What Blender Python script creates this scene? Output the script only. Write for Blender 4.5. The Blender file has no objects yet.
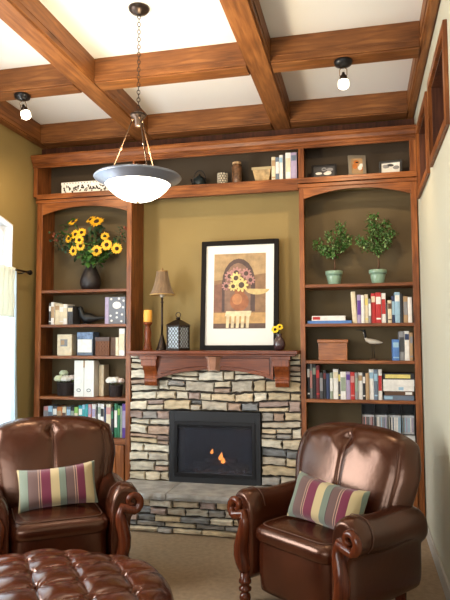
import bpy, bmesh, math, random
from mathutils import Vector, Matrix
PI = math.pi
sc = bpy.context.scene
COL = sc.collection
random.seed(11)

# ---------------------------------------------------------------- camera
F, PITCH, YAW, ROLL = 598.2, .0706, -.2254, -.0033
cy_, sy_, cp_, sp_ = math.cos(YAW), math.sin(YAW), math.cos(PITCH), math.sin(PITCH)
fw = Vector((sy_*cp_, cy_*cp_, sp_)); rt = Vector((cy_, -sy_, 0)); up = rt.cross(fw)
c_, s_ = math.cos(ROLL), math.sin(ROLL)
rt, up = rt*c_ + up*s_, up*c_ - rt*s_
cd = bpy.data.cameras.new('camera'); cam = bpy.data.objects.new('camera', cd); COL.objects.link(cam)
cd.sensor_fit = 'VERTICAL'; cd.sensor_height = 36; cd.lens = 36*F/600; cd.clip_start = .05
M = Matrix.Identity(4)
for i in range(3):
    M[i][0], M[i][1], M[i][2] = rt[i], up[i], -fw[i]
M[0][3], M[1][3], M[2][3] = 1.2103, -5.0, 1.5
cam.matrix_world = M
sc.camera = cam
# ---------------------------------------------------------------- colour management, sky, daylight, fill light
sc.view_settings.view_transform = 'Standard'; sc.view_settings.look = 'None'
sc.view_settings.gamma = 1; sc.view_settings.use_curve_mapping = False
sc.view_settings.exposure = -0.1
w = bpy.data.worlds.new('sky'); sc.world = w; w.use_nodes = True
w.node_tree.nodes['Background'].inputs[0].default_value = (.80, .92, 1, 1)
w.node_tree.nodes['Background'].inputs[1].default_value = 4.5
def area(name, loc, rot, sx, sy, power, col):
    l = bpy.data.lights.new(name, 'AREA'); l.shape = 'RECTANGLE'; l.size = sx; l.size_y = sy
    l.energy = power; l.color = col
    o = bpy.data.objects.new(name, l); COL.objects.link(o); o.location = loc; o.rotation_euler = rot
    return o
area('back_fill_light', (-.1, -6.93, 1.75), (PI/2, 0, 0), 2.6, 1.9, 62, (1, .93, .84))  # fill light added behind the camera to brighten ceiling and room
area('daylight_side_window', (-1.84, -2.5, 1.65), (PI/2, 0, -PI/2), 1.4, 1.75, 105, (1, .95, .90))
area('daylight_near_window', (-1.95, -.8, 1.4), (PI/2, 0, -PI/2), .9, 2.2, 25, (.9, .96, 1))

# ---------------------------------------------------------------- materials
def mat(name, col, rough=.5, metal=0, spec=.5, emit=None, es=0, bump=None, var=None, coat=0, trans=0, sub=0, sheen=0, alpha=1, tint=None):
    m = bpy.data.materials.new(name); m.use_nodes = True
    nt = m.node_tree; b = nt.nodes['Principled BSDF']
    b.inputs['Base Color'].default_value = (*col, 1)
    b.inputs['Roughness'].default_value = rough; b.inputs['Metallic'].default_value = metal
    b.inputs['Specular IOR Level'].default_value = spec
    b.inputs['Coat Weight'].default_value = coat; b.inputs['Coat Roughness'].default_value = .15
    b.inputs['Transmission Weight'].default_value = trans
    b.inputs['Sheen Weight'].default_value = sheen
    b.inputs['Alpha'].default_value = alpha
    if tint: b.inputs['Specular Tint'].default_value = (*tint, 1)
    if emit: b.inputs['Emission Color'].default_value = (*emit, 1); b.inputs['Emission Strength'].default_value = es
    tc = nt.nodes.new('ShaderNodeTexCoord')
    if var:      # var = (scale, amount, (sx,sy,sz))
        mp = nt.nodes.new('ShaderNodeMapping'); mp.inputs['Scale'].default_value = var[2] if len(var) > 2 else (1, 1, 1)
        nz = nt.nodes.new('ShaderNodeTexNoise'); nz.inputs['Scale'].default_value = var[0]; nz.inputs['Detail'].default_value = 4
        nt.links.new(tc.outputs['Object'], mp.inputs[0]); nt.links.new(mp.outputs[0], nz.inputs['Vector'])
        rp = nt.nodes.new('ShaderNodeValToRGB'); a = var[1]
        rp.color_ramp.elements[0].position = .3; rp.color_ramp.elements[1].position = .7
        rp.color_ramp.elements[0].color = (*[c*(1-a) for c in col], 1)
        rp.color_ramp.elements[1].color = (*[min(1, c*(1+a)) for c in col], 1)
        nt.links.new(nz.outputs['Fac'], rp.inputs[0]); nt.links.new(rp.outputs[0], b.inputs['Base Color'])
    if bump:     # (scale, strength)
        nz = nt.nodes.new('ShaderNodeTexNoise'); nz.inputs['Scale'].default_value = bump[0]; nz.inputs['Detail'].default_value = 5
        nt.links.new(tc.outputs['Object'], nz.inputs['Vector'])
        bp = nt.nodes.new('ShaderNodeBump'); bp.inputs['Strength'].default_value = bump[1]; bp.inputs['Distance'].default_value = .02
        nt.links.new(nz.outputs['Fac'], bp.inputs['Height']); nt.links.new(bp.outputs[0], b.inputs['Normal'])
    return m

def wood(name, axis, dark, mid, light, rough=.38, scale=1.0):
    """knotty timber, grain running along axis"""
    m = bpy.data.materials.new(name); m.use_nodes = True
    nt = m.node_tree; b = nt.nodes['Principled BSDF']; N = nt.nodes.new; L = nt.links.new
    b.inputs['Roughness'].default_value = rough; b.inputs['Specular IOR Level'].default_value = .35
    tc = N('ShaderNodeTexCoord')
    def noise(sc3, s, det, dist=0):
        mp = N('ShaderNodeMapping'); mp.inputs['Scale'].default_value = sc3
        n = N('ShaderNodeTexNoise'); n.inputs['Scale'].default_value = s; n.inputs['Detail'].default_value = det
        n.inputs['Distortion'].default_value = dist
        L(tc.outputs['Object'], mp.inputs[0]); L(mp.outputs[0], n.inputs['Vector']); return n
    st = [9., 9., 9.]; st['xyz'.index(axis)] = .8
    fine = noise(st, 6*scale, 6, .6)
    st2 = [2.2, 2.2, 2.2]; st2['xyz'.index(axis)] = .7
    broad = noise(st2, 2.2*scale, 3, .8)
    mx = N('ShaderNodeMath'); mx.operation = 'MULTIPLY_ADD'; mx.inputs[1].default_value = .5
    L(fine.outputs['Fac'], mx.inputs[0])
    hm = N('ShaderNodeMath'); hm.operation = 'MULTIPLY'; hm.inputs[1].default_value = .5; L(broad.outputs['Fac'], hm.inputs[0])
    L(hm.outputs[0], mx.inputs[2])
    rp = N('ShaderNodeValToRGB'); e = rp.color_ramp.elements
    e[0].position = .33; e[0].color = (*dark, 1); e[1].position = .66; e[1].color = (*light, 1)
    k = e.new(.5); k.color = (*mid, 1)
    L(mx.outputs[0], rp.inputs[0])
    # knots
    mp = N('ShaderNodeMapping'); s3 = [4., 4., 4.]; s3['xyz'.index(axis)] = 1.6; mp.inputs['Scale'].default_value = s3
    vo = N('ShaderNodeTexVoronoi'); vo.inputs['Scale'].default_value = 1.1*scale
    L(tc.outputs['Object'], mp.inputs[0]); L(mp.outputs[0], vo.inputs['Vector'])
    kr = N('ShaderNodeValToRGB'); kr.color_ramp.elements[0].position = .03; kr.color_ramp.elements[1].position = .12
    kr.color_ramp.elements[0].color = (.18, .12, .1, 1); kr.color_ramp.elements[1].color = (1, 1, 1, 1)
    L(vo.outputs['Distance'], kr.inputs[0])
    mm = N('ShaderNodeMix'); mm.data_type = 'RGBA'; mm.blend_type = 'MULTIPLY'; mm.inputs[0].default_value = 1
    L(rp.outputs[0], mm.inputs[6]); L(kr.outputs[0], mm.inputs[7]); L(mm.outputs[2], b.inputs['Base Color'])
    bp = N('ShaderNodeBump'); bp.inputs['Strength'].default_value = .12; bp.inputs['Distance'].default_value = .01
    L(fine.outputs['Fac'], bp.inputs['Height']); L(bp.outputs[0], b.inputs['Normal'])
    return m
WD = ((.085, .024, .006), (.21, .064, .016), (.36, .125, .033))
WX = wood('alder_grain_x', 'x', *WD); WY = wood('alder_grain_y', 'y', *WD); WZ = wood('alder_grain_z', 'z', *WD)
BM = ((.095, .031, .008), (.205, .074, .019), (.34, .138, .040))
BX = wood('beam_grain_x', 'x', *BM, rough=.5, scale=.8); BY = wood('beam_grain_y', 'y', *BM, rough=.5, scale=.8)
MW = ((.075, .016, .004), (.16, .036, .009), (.26, .064, .015))
MX = wood('mantel_grain_x', 'x', *MW, rough=.3); MZ = wood('mantel_grain_z', 'z', *MW, rough=.3)
CARVED = wood('carved_mahogany', 'z', (.035, .007, .003), (.08, .017, .006), (.14, .036, .011), rough=.16)
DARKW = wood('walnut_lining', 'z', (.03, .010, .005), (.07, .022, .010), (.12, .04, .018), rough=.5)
OLIVE = mat('olive_gold_paint', (.30, .215, .075), .75, bump=(60, .05), var=(3, .05))
CREAMW = mat('pale_sage_paint', (.50, .487, .385), .7, bump=(60, .05))
WHITE = mat('white_ceiling_paint', (.82, .80, .76), .8)
CARPET = mat('tan_carpet', (.34, .245, .15), .95, bump=(220, .8), var=(30, .15))
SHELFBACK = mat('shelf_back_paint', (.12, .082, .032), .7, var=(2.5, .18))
BRONZE = mat('dark_bronze', (.05, .035, .028), .35, .8)
PEWTER = mat('pewter', (.30, .33, .40), .38, .75)
BLACK = mat('black_iron', (.012, .012, .014), .35, .4)
SATIN = mat('black_satin_steel', (.008, .009, .012), .6, .1)
LEATHER = mat('brown_leather', (.032, .0066, .0022), .27, spec=.9, var=(5, .35), bump=(40, .06), coat=.08, tint=(1, .62, .46))
LEATHER2 = mat('oxblood_leather', (.058, .011, .0037), .21, spec=.9, var=(6, .45), bump=(40, .06), coat=.12, tint=(1, .64, .50))
SEAM = mat('seam_thread', (.075, .03, .014), .7)
BRASS = mat('antique_brass', (.32, .2, .09), .35, .9)
CACHE = {}
PALETTE = dict(white=(.78, .76, .72), cream=(.70, .60, .42), black=(.015, .015, .018), navy=(.02, .035, .10), red=(.45, .02, .02),
    blue=(.08, .2, .5), teal=(.03, .30, .32), green=(.02, .16, .07), purple=(.10, .03, .26), grey=(.25, .25, .26), tan=(.42, .27, .14),
    brown=(.10, .045, .02), pink=(.55, .25, .24), lime=(.22, .42, .08), orange=(.5, .16, .03), slate=(.12, .16, .22), maroon=(.13, .012, .015),
    lavender=(.36, .30, .45), yellow=(.72, .60, .18), charcoal=(.05, .05, .055), skyblue=(.30, .48, .62), sage=(.28, .33, .25), pages=(.72, .66, .52))
def pm(c):
    if c not in CACHE: CACHE[c] = mat('paper_'+c, PALETTE[c], .55, var=(25, .12))
    return CACHE[c]

# ---------------------------------------------------------------- mesh builder
class MB:
    def __init__(s): s.v = []; s.f = []; s.m = []; s.s = []; s.cur = 0; s.sm = False
    def q(s, pts, faces, m=None, sm=None):
        n = len(s.v); s.v += [tuple(p) for p in pts]
        m = s.cur if m is None else m; sm = s.sm if sm is None else sm
        for f in faces: s.f.append(tuple(n+i for i in f)); s.m.append(m); s.s.append(sm)
    def box(s, x0, x1, y0, y1, z0, z1, m=None, T=None):
        p = [Vector((x, y, z)) for z in (z0, z1) for y in (y0, y1) for x in (x0, x1)]
        if T: p = [T @ a for a in p]
        s.q(p, [(0, 2, 3, 1), (4, 5, 7, 6), (0, 1, 5, 4), (2, 6, 7, 3), (0, 4, 6, 2), (1, 3, 7, 5)], m, False); return s
    def prism(s, pts, axis, a, b, m=None, T=None):
        """2-D polygon (ccw not required) extruded along axis from a to b"""
        def P(u, v, t): return {'x': (t, u, v), 'y': (u, t, v), 'z': (u, v, t)}[axis]
        n = len(pts); V = [Vector(P(u, v, a)) for u, v in pts] + [Vector(P(u, v, b)) for u, v in pts]
        if T: V = [T @ x for x in V]
        s.q(V, [tuple(range(n)), tuple(range(2*n-1, n-1, -1))] + [(i, i+n, (i+1) % n+n, (i+1) % n) for i in range(n)], m, False); return s
    def lathe(s, prof, c=(0, 0, 0), n=24, m=None, T=None, sm=True, cap=True):
        V = []; Fc = []
        for r, z in prof:
            for k in range(n):
                a = 2*PI*k/n; V.append(Vector((c[0]+r*math.cos(a), c[1]+r*math.sin(a), c[2]+z)))
        for i in range(len(prof)-1):
            for k in range(n):
                Fc.append((i*n+k, i*n+(k+1) % n, (i+1)*n+(k+1) % n, (i+1)*n+k))
        if cap:
            Fc.append(tuple(range(n-1, -1, -1))); Fc.append(tuple(range((len(prof)-1)*n, len(prof)*n)))
        if T: V = [T @ x for x in V]
        s.q(V, Fc, m, sm); return s
    def tube(s, pts, rad, n=10, m=None, flat=None, cap=True, closed=False):
        pts = [Vector(p) for p in pts]; k = len(pts)
        if not isinstance(rad, (list, tuple)): rad = [rad]*k
        V = []; Fc = []; ref = None
        for i, p in enumerate(pts):
            if closed: t = pts[(i+1) % k]-pts[i-1]
            else: t = pts[min(i+1, k-1)]-pts[max(i-1, 0)]
            t.normalize()
            if ref is None:
                ref = Vector((0, 0, 1)) if abs(t.z) < .9 else Vector((1, 0, 0))
            if flat: u = Vector(flat); w_ = t.cross(u).normalized(); u = w_.cross(t).normalized()
            else:
                w_ = t.cross(ref).normalized(); u = w_.cross(t).normalized(); ref = u
            r = rad[i]; ru, rw = (r if isinstance(r, tuple) else (r, r))
            for j in range(n):
                a = 2*PI*j/n; V.append(p+u*math.cos(a)*ru+w_*math.sin(a)*rw)
        for i in range(k if closed else k-1):
            for j in range(n):
                a = i*n; b = ((i+1) % k)*n
                Fc.append((a+j, a+(j+1) % n, b+(j+1) % n, b+j))
        if cap and not closed: Fc += [tuple(range(n-1, -1, -1)), tuple(range((k-1)*n, k*n))]
        s.q(V, Fc, m, True); return s
    def grid(s, fn, nu, nv, wu=False, wv=False, m=None, sm=True):
        V = [Vector(fn(i/(nu if wu else nu-1), j/(nv if wv else nv-1))) for i in range(nu) for j in range(nv)]
        Fc = []
        for i in range(nu if wu else nu-1):
            for j in range(nv if wv else nv-1):
                i2 = (i+1) % nu; j2 = (j+1) % nv
                Fc.append((i*nv+j, i2*nv+j, i2*nv+j2, i*nv+j2))
        s.q(V, Fc, m, sm); return s
    def ball(s, c, r, n=14, m=None, sc3=(1, 1, 1)):
        s.grid(lambda u, v: (c[0]+r*sc3[0]*math.sin(PI*(.002+.996*v))*math.cos(2*PI*u), c[1]+r*sc3[1]*math.sin(PI*(.002+.996*v))*math.sin(2*PI*u), c[2]+r*sc3[2]*math.cos(PI*(.002+.996*v))), n, max(6, n//2+2), True, False, m); return s
    def build(s, name, mats, parent=None, bevel=0, sub=0, local=False, origin=None, weld=True):
        """vertices are in world coordinates (or the parent's, local=True)"""
        me = bpy.data.meshes.new(name)
        off = Vector((0, 0, 0))
        if parent is not None:
            if not local:
                p = parent
                while p: off += Vector(p.location); p = p.parent
        else:
            if origin: off = Vector(origin)
            else:
                xs = [v[0] for v in s.v]; ys = [v[1] for v in s.v]; zs = [v[2] for v in s.v]
                off = Vector(((min(xs)+max(xs))/2, (min(ys)+max(ys))/2, min(zs)))
        me.from_pydata([Vector(v)-off for v in s.v], [], s.f)
        if not isinstance(mats, (list, tuple)): mats = [mats]
        for x in mats: me.materials.append(x)
        me.polygons.foreach_set('material_index', s.m); me.polygons.foreach_set('use_smooth', s.s)
        bm = bmesh.new(); bm.from_mesh(me)
        if weld: bmesh.ops.remove_doubles(bm, verts=bm.verts, dist=1e-5)
        bmesh.ops.recalc_face_normals(bm, faces=bm.faces); bm.to_mesh(me); bm.free()
        o = bpy.data.objects.new(name, me); COL.objects.link(o)
        if parent is not None: o.parent = parent
        else: o.location = off
        if bevel:
            b = o.modifiers.new('bevel', 'BEVEL'); b.width = bevel; b.segments = 2; b.limit_method = 'ANGLE'; b.angle_limit = .7
        if sub:
            b = o.modifiers.new('sub', 'SUBSURF'); b.levels = sub; b.render_levels = sub
        return o

def tag(o, label, cat, group=None):
    o['label'] = label; o['category'] = cat
    if group: o['group'] = group
    return o
def thing(name, label, cat, loc, rz=0, group=None):
    o = bpy.data.objects.new(name, None); COL.objects.link(o); o.empty_display_size = .1
    o.location = loc; o.rotation_euler = (0, 0, rz); return tag(o, label, cat, group)
def dup(root, loc, rz, label, group=None):
    r = root.copy(); COL.objects.link(r); r.location = loc; r.rotation_euler = (0, 0, rz); r['label'] = label
    if group: r['group'] = group
    for ch in list(root.children):
        c = ch.copy(); COL.objects.link(c); c.parent = r
        for g in ch.children:
            d = g.copy(); COL.objects.link(d); d.parent = c
    return r
def struct(o): o['kind'] = 'structure'; return o
def bx(name, m, x0, x1, y0, y1, z0, z1, parent=None, bevel=.003, **k):
    return MB().box(x0, x1, y0, y1, z0, z1).build(name, m, parent, bevel, **k)

# ================================================================ THE ROOM
XL, XR, YB, YF = -1.80, 1.67, .32, -7.0
CZ, BZ = 3.56, 3.38
struct(bx('floor', CARPET, XL-.2, XR+.2, YF-.2, YB+.2, -.1, 0, bevel=0))
struct(bx('ceiling', WHITE, XL-.2, XR+.2, YF-.2, YB+.2, CZ, CZ+.1, bevel=0))
struct(bx('wall_far', OLIVE, XL-.2, XR+.2, YB, YB+.15, 0, CZ, bevel=0))
struct(bx('baseboard_right', mat('greige_trim_paint', (.42, .40, .36), .5), XR-.014, XR-.0005, -6.9, -.01, 0.0005, .11, bevel=.004))
# left wall with an arched window near the bookcase and a second window nearer the camera
m = MB()
W0, W1, WT = -1.36, -.30, 2.40
yc = (W0+W1)/2; hw = (W1-W0)/2
WS = 2.545; arch = [(yc+hw*(1-i/10), WS+.075*(1-(1-i/10)**2)) for i in range(21)]
m.prism([(W1, CZ)]+arch+[(W0, CZ)], 'x', XL-.15, XL)
m.box(XL-.15, XL, W0, W1, 0, .12)
m.box(XL-.15, XL, W1, YB, 0, CZ)
m.box(XL-.15, XL, -1.75, W0, 0, CZ)
m.box(XL-.15, XL, -3.25, -1.75, 0, .75); m.box(XL-.15, XL, -3.25, -1.75, 2.55, CZ)
m.box(XL-.15, XL, YF, -3.25, 0, CZ)
struct(m.build('wall_left', OLIVE))
WFRAME = mat('white_window_paint', (.8, .8, .8), .5)
def window(name, y0, y1, z0, z1):
    m = MB(); x0, x1 = XL-.12, XL-.07; t = .045
    m.box(x0, x1, y0, y0+t, z0, z1); m.box(x0, x1, y1-t, y1, z0, z1); m.box(x0, x1, y0+t, y1-t, z0, z0+t); m.box(x0, x1, y0+t, y1-t, z1-t, z1)
    m.box(x0, x1, (y0+y1)/2-.02, (y0+y1)/2+.02, z0+t, z1-t)
    return struct(m.build(name, WFRAME))
window('window_1', W0+.012, W1-.012, .12, WS-.01)
m = MB()
for (a, b), (c, d) in zip(arch, arch[1:]): m.prism([(a, b+.001), (c, d+.001), (c, d-.012), (a, b-.012)], 'x', XL-.15, XL+.004)
for y in (W0, W1): m.box(XL-.15, XL+.004, y-.012 if y == W1 else y, y if y == W1 else y+.012, .12, WS-.012)
struct(m.build('trim_1', WFRAME))
window('window_2', -3.25, -1.75, .75, 2.55)
# rear wall with a wide unseen window, added to carry the fill light
m = MB(); m.box(XL, XR, YF-.15, YF, 0, .7); m.box(XL, XR, YF-.15, YF, 2.8, CZ); m.box(XL, -1.45, YF-.15, YF, .7, 2.8); m.box(1.25, XR, YF-.15, YF, .7, 2.8)
struct(m.build('wall_rear', OLIVE))
m = MB(); x0, x1 = -1.45, 1.25
for a, b in ((x0, x0+.05), (-.60, -.54), (.34, .40), (x1-.05, x1)): m.box(a, b, YF-.12, YF-.07, .7, 2.8)
m.box(x0+.05, x1-.05, YF-.115, YF-.075, .7, .75); m.box(x0+.05, x1-.05, YF-.115, YF-.075, 2.75, 2.8)
struct(m.build('added_rear_window', WFRAME))
# right wall with two tall recesses
N1, N2, NZ0, NZ1 = (-.84, -.21), (-1.76, -1.08), 2.67, 3.12
m = MB(); T = XR+.32
m.box(XR, T, YF, YB, 0, NZ0); m.box(XR, T, YF, YB, NZ1, CZ)
m.box(XR, T, N1[1], YB, NZ0, NZ1); m.box(XR, T, N2[1], N1[0], NZ0, NZ1); m.box(XR, T, YF, N2[0], NZ0, NZ1)
struct(m.build('wall_right', CREAMW))
for (a, b), lab in ((N1, 'dark wooden framed wall recess nearest the right bookcase crown'), (N2, 'dark wooden framed wall recess high on right wall, nearer the camera')):
    t = thing('wall_niche', lab, 'niche', (XR, (a+b)/2, NZ0), group='framed niches high on the right wall')
    m = MB(); x0, x1 = XR-.022, XR+.0
    f = .055
    m.box(x0, x1, a-f, a, NZ0-f, NZ1+f); m.box(x0, x1, b, b+f, NZ0-f, NZ1+f); m.box(x0, x1, a, b, NZ0-f, NZ0); m.box(x0, x1, a, b, NZ1, NZ1+f)
    m.build('casing', WZ, t, .003)
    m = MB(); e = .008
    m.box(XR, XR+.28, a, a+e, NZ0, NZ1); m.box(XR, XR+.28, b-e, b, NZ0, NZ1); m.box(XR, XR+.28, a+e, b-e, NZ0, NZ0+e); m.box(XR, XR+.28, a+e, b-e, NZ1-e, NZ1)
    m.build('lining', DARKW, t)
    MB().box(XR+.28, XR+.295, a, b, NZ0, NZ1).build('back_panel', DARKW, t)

# ---------------------------------------------------------------- coffered ceiling beams
LB = [(XL, -1.715, 'left wall'), (-.82, -.65, 'left'), (.47, .64, 'right'), (1.605, XR, 'right wall')]
CB = [(-5.5, -5.33), (-4.4, -4.23), (-3.55, -3.38), (-2.45, -2.28), (-1.105, -.945), (-.005, .16)]
def beam(x0, x1, y0, y1, m, lab):
    b = MB().box(x0, x1, y0, y1, BZ+.012, CZ); i = .012
    # lower moulded edge: the soffit board a little narrower than the beam, as a stepped bead
    b.box(x0+(i if m is BY else 0), x1-(i if m is BY else 0), y0+(i if m is BX else 0), y1-(i if m is BX else 0), BZ, BZ+.012)
    if m is BX: b.box(x0, x1, y0-.006, y0, BZ+.045, BZ+.055)
    else:
        if x0 > XL+.01: b.box(x0-.006, x0, y0, y1, BZ+.045, BZ+.055)
        if x1 < XR-.01: b.box(x1, x1+.006, y0, y1, BZ+.045, BZ+.055)
    return tag(b.build('ceiling_beam', m, None, .004), lab, 'beam', 'timber beams of the coffered ceiling')
for x0, x1, n in LB:
    lab = {'left wall': 'long timber beam along the top of the left olive wall', 'right wall': 'long timber beam along the top of the right sage wall',
           'left': 'long timber ceiling beam running in depth, left of the pendant lamp', 'right': 'long timber ceiling beam running in depth, right of the pendant lamp'}[n]
    beam(x0, x1, YF, YB, BY, lab)
for k, (y0, y1) in enumerate(CB[3:]):
    for j in range(3):
        x0, x1 = LB[j][1], LB[j+1][0]
        if k == 0: continue
        side = ('left bay', 'middle bay', 'right bay')[j]
        if k == 1: lab = ('cross beam of the left bay carrying a small spotlight', 'cross beam of the middle bay behind the pendant lamp chain', 'cross beam of the right bay carrying a small spotlight')[j]
        else: lab = 'cross beam just above the bookcase crown, in the ceiling\'s '+side
        beam(x0+.0005, x1-.0005, y0, y1, BX, lab)
for k, (y0, y1) in enumerate(CB[:4]):
    for j in range(3):
        x0, x1 = LB[j][1], LB[j+1][0]
        o = beam(x0+.0005, x1-.0005, y0, y1, BX, 'cross beam behind the camera, %s from the rear wall in the %s bay' % (('first', 'second', 'third', 'fourth')[k], ('left', 'middle', 'right')[j]))

struct(bx('gap_shade_board', DARKW, XL, XR, .165, .18, 3.256, BZ, bevel=0))  # dark board added to stand in for the shade above the crown
# ================================================================ BUILT-IN BOOKCASES
BD = .30   # depth
def arch_header(x0, x1, ztop, zs, zc, y0, y1):
    n = 18; pts = [(x0, ztop), (x0, zs)]
    for i in range(1, n):
        u = i/n; pts.append((x0+(x1-x0)*u, zs+(zc-zs)*(1-(2*u-1)**2)))
    pts += [(x1, zs), (x1, ztop)]
    return pts
def arch_mesh(mb, x0, x1, ztop, zs, zc, y0, y1, n=20):
    V = []; Fc = []
    for i in range(n+1):
        u = i/n; x = x0+(x1-x0)*u; z = zs+(zc-zs)*(1-(2*u-1)**2)
        V += [(x, y0, ztop), (x, y0, z), (x, y1, z), (x, y1, ztop)]
    for i in range(n):
        a, b = 4*i, 4*i+4
        for k in range(4): Fc.append((a+k, a+(k+1) % 4, b+(k+1) % 4, b+k))
    Fc += [(0, 1, 2, 3), (4*n+3, 4*n+2, 4*n+1, 4*n)]
    mb.q(V, Fc, None, False)
def bookcase(label, xo0, xo1, xi0, xi1, shelves, zs, zc, cabz):
    t = thing('bookcase', label, 'bookcase', ((xo0+xo1)/2, .15, 0))
    for a, b in ((xo0, xo0+.022), (xo1-.022, xo1)): bx('side_panel', WZ, a, b, .02, BD, 0, 2.83, t, 0)
    for a, b in ((xo0, xi0), (xi1, xo1)): bx('stile', WZ, a, b, 0, .02, 0, 2.80, t)
    m = MB(); arch_mesh(m, xi0, xi1, 2.80, zs, zc, 0, .02); m.build('arched_header', WX, t)
    m = MB(); m.box(xo0-.008, xo1+.008, -.012, .02, 2.80, 2.83); m.build('cap_rail', WX, t, .004)
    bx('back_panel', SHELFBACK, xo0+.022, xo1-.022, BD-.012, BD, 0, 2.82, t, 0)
    for z in shelves: bx('shelf', WX, xi0-.02, xi1+.02, .004, BD-.013, z-.026, z, t, .002)
    # cabinet base with two raised-panel doors
    bx('shelf', WX, xi0, xi1, 0, BD-.013, cabz-.05, cabz, t, .002)
    for a, b in ((xi0+.004, (xi0+xi1)/2-.002), ((xi0+xi1)/2+.002, xi1-.004)):
        d = MB(); z0, z1 = .12, cabz-.056; r = .06
        d.box(a, b, -.004, .016, z0, z1); d.box(a, a+r, -.016, -.004, z0, z1); d.box(b-r, b, -.016, -.004, z0, z1)
        d.box(a+r, b-r, -.016, -.004, z0, z0+r); d.box(a+r, b-r, -.016, -.004, z1-r, z1); d.box(a+r+.02, b-r-.02, -.012, -.004, z0+r+.02, z1-r-.02)
        do = d.build('door', WZ, t, .003)
        kx = b-.03 if b < (xi0+xi1)/2+.001 else a+.03
        MB().lathe([(.005, 0), (.005, .012), (.014, .018), (.014, .024), (.006, .03)], n=12, T=Matrix.Translation((kx, -.016, (z0+z1)/2+.1)) @ Matrix.Rotation(PI/2, 4, 'X')).build('knob', BRONZE, do)
    bx('plinth', WX, xi0, xi1, 0.004, .02, 0, .115, t)
    return t
LS = [1.985, 1.668, 1.382, 1.013]; RS = [1.978, 1.652, 1.348, 1.030]
bookcase('tall built-in wooden bookcase left of the fireplace with a sunflower vase on top shelf', -1.738, -.796, -1.682, -.842, LS, 2.690, 2.757, .655)
bookcase('tall built-in wooden bookcase right of the fireplace with two topiary plants', .707, 1.662, .748, 1.612, RS, 2.704, 2.775, .655)
bx('filler', WZ, 0, 0, 0, 0, 0, 0) if False else None
# upper display unit that bridges both bookcases
t = thing('upper_display_unit', 'long open wooden display niche unit spanning above both bookcases under the crown', 'shelf unit', (-.06, .15, 2.83))
U0, U1 = -1.792, 1.664
m = MB()
m.prism([(-.045, 3.255), (-.045, 3.232), (-.030, 3.220), (-.022, 3.192), (-.006, 3.180), (-.006, 3.160), (.0, 3.160), (.02, 3.160), (.02, 3.255)], 'x', U0, U1)
m.build('crown_moulding', WX, t, .002)
bx('top_board', WX, U0, U1, .02, BD, 3.235, 3.255, t, 0)
m = MB(); m.box(U0, U1, .0, .02, 3.142, 3.160); m.build('top_rail', WX, t, .002)
bx('floor_board', WX, U0+.01, U1, .0, BD, 2.865, 2.888, t, .003)
bx('bottom_rail', WX, U0+.045, -.79, -.004, .02, 2.84, 2.865, t); bx('bottom_rail', WX, .70, U1, -.004, .02, 2.84, 2.865, t)
bx('soffit_rail', WX, -.79, .70, .0, .02, 2.785, 2.865, t, .003)
bx('soffit_board', WX, -.79, .70, .02, BD, 2.85, 2.862, t, 0)
for a, b in ((U0+.01, U0+.05), (.707, .752), (1.612, U1)): bx('stile', WZ, a, b, 0, .02, 2.888, 3.142, t, .002)
for a, b in ((U0+.01, U0+.03), (-.80, -.78), (.715, .74), (1.64, U1)): bx('divider', WZ, a, b, .02, BD-.012, 2.888, 3.235, t, 0)
bx('back_panel', mat('shaded_back_paint', (.055, .036, .018), .7), U0+.01, U1, BD-.012, BD, 2.888, 3.235, t, 0)  # darker than the shelf backs: the niche's shade is put into the colour
bx('light_baffle', WX, U0+.03, U1, .02, .035, 3.16, 3.235, t, 0)

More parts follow.
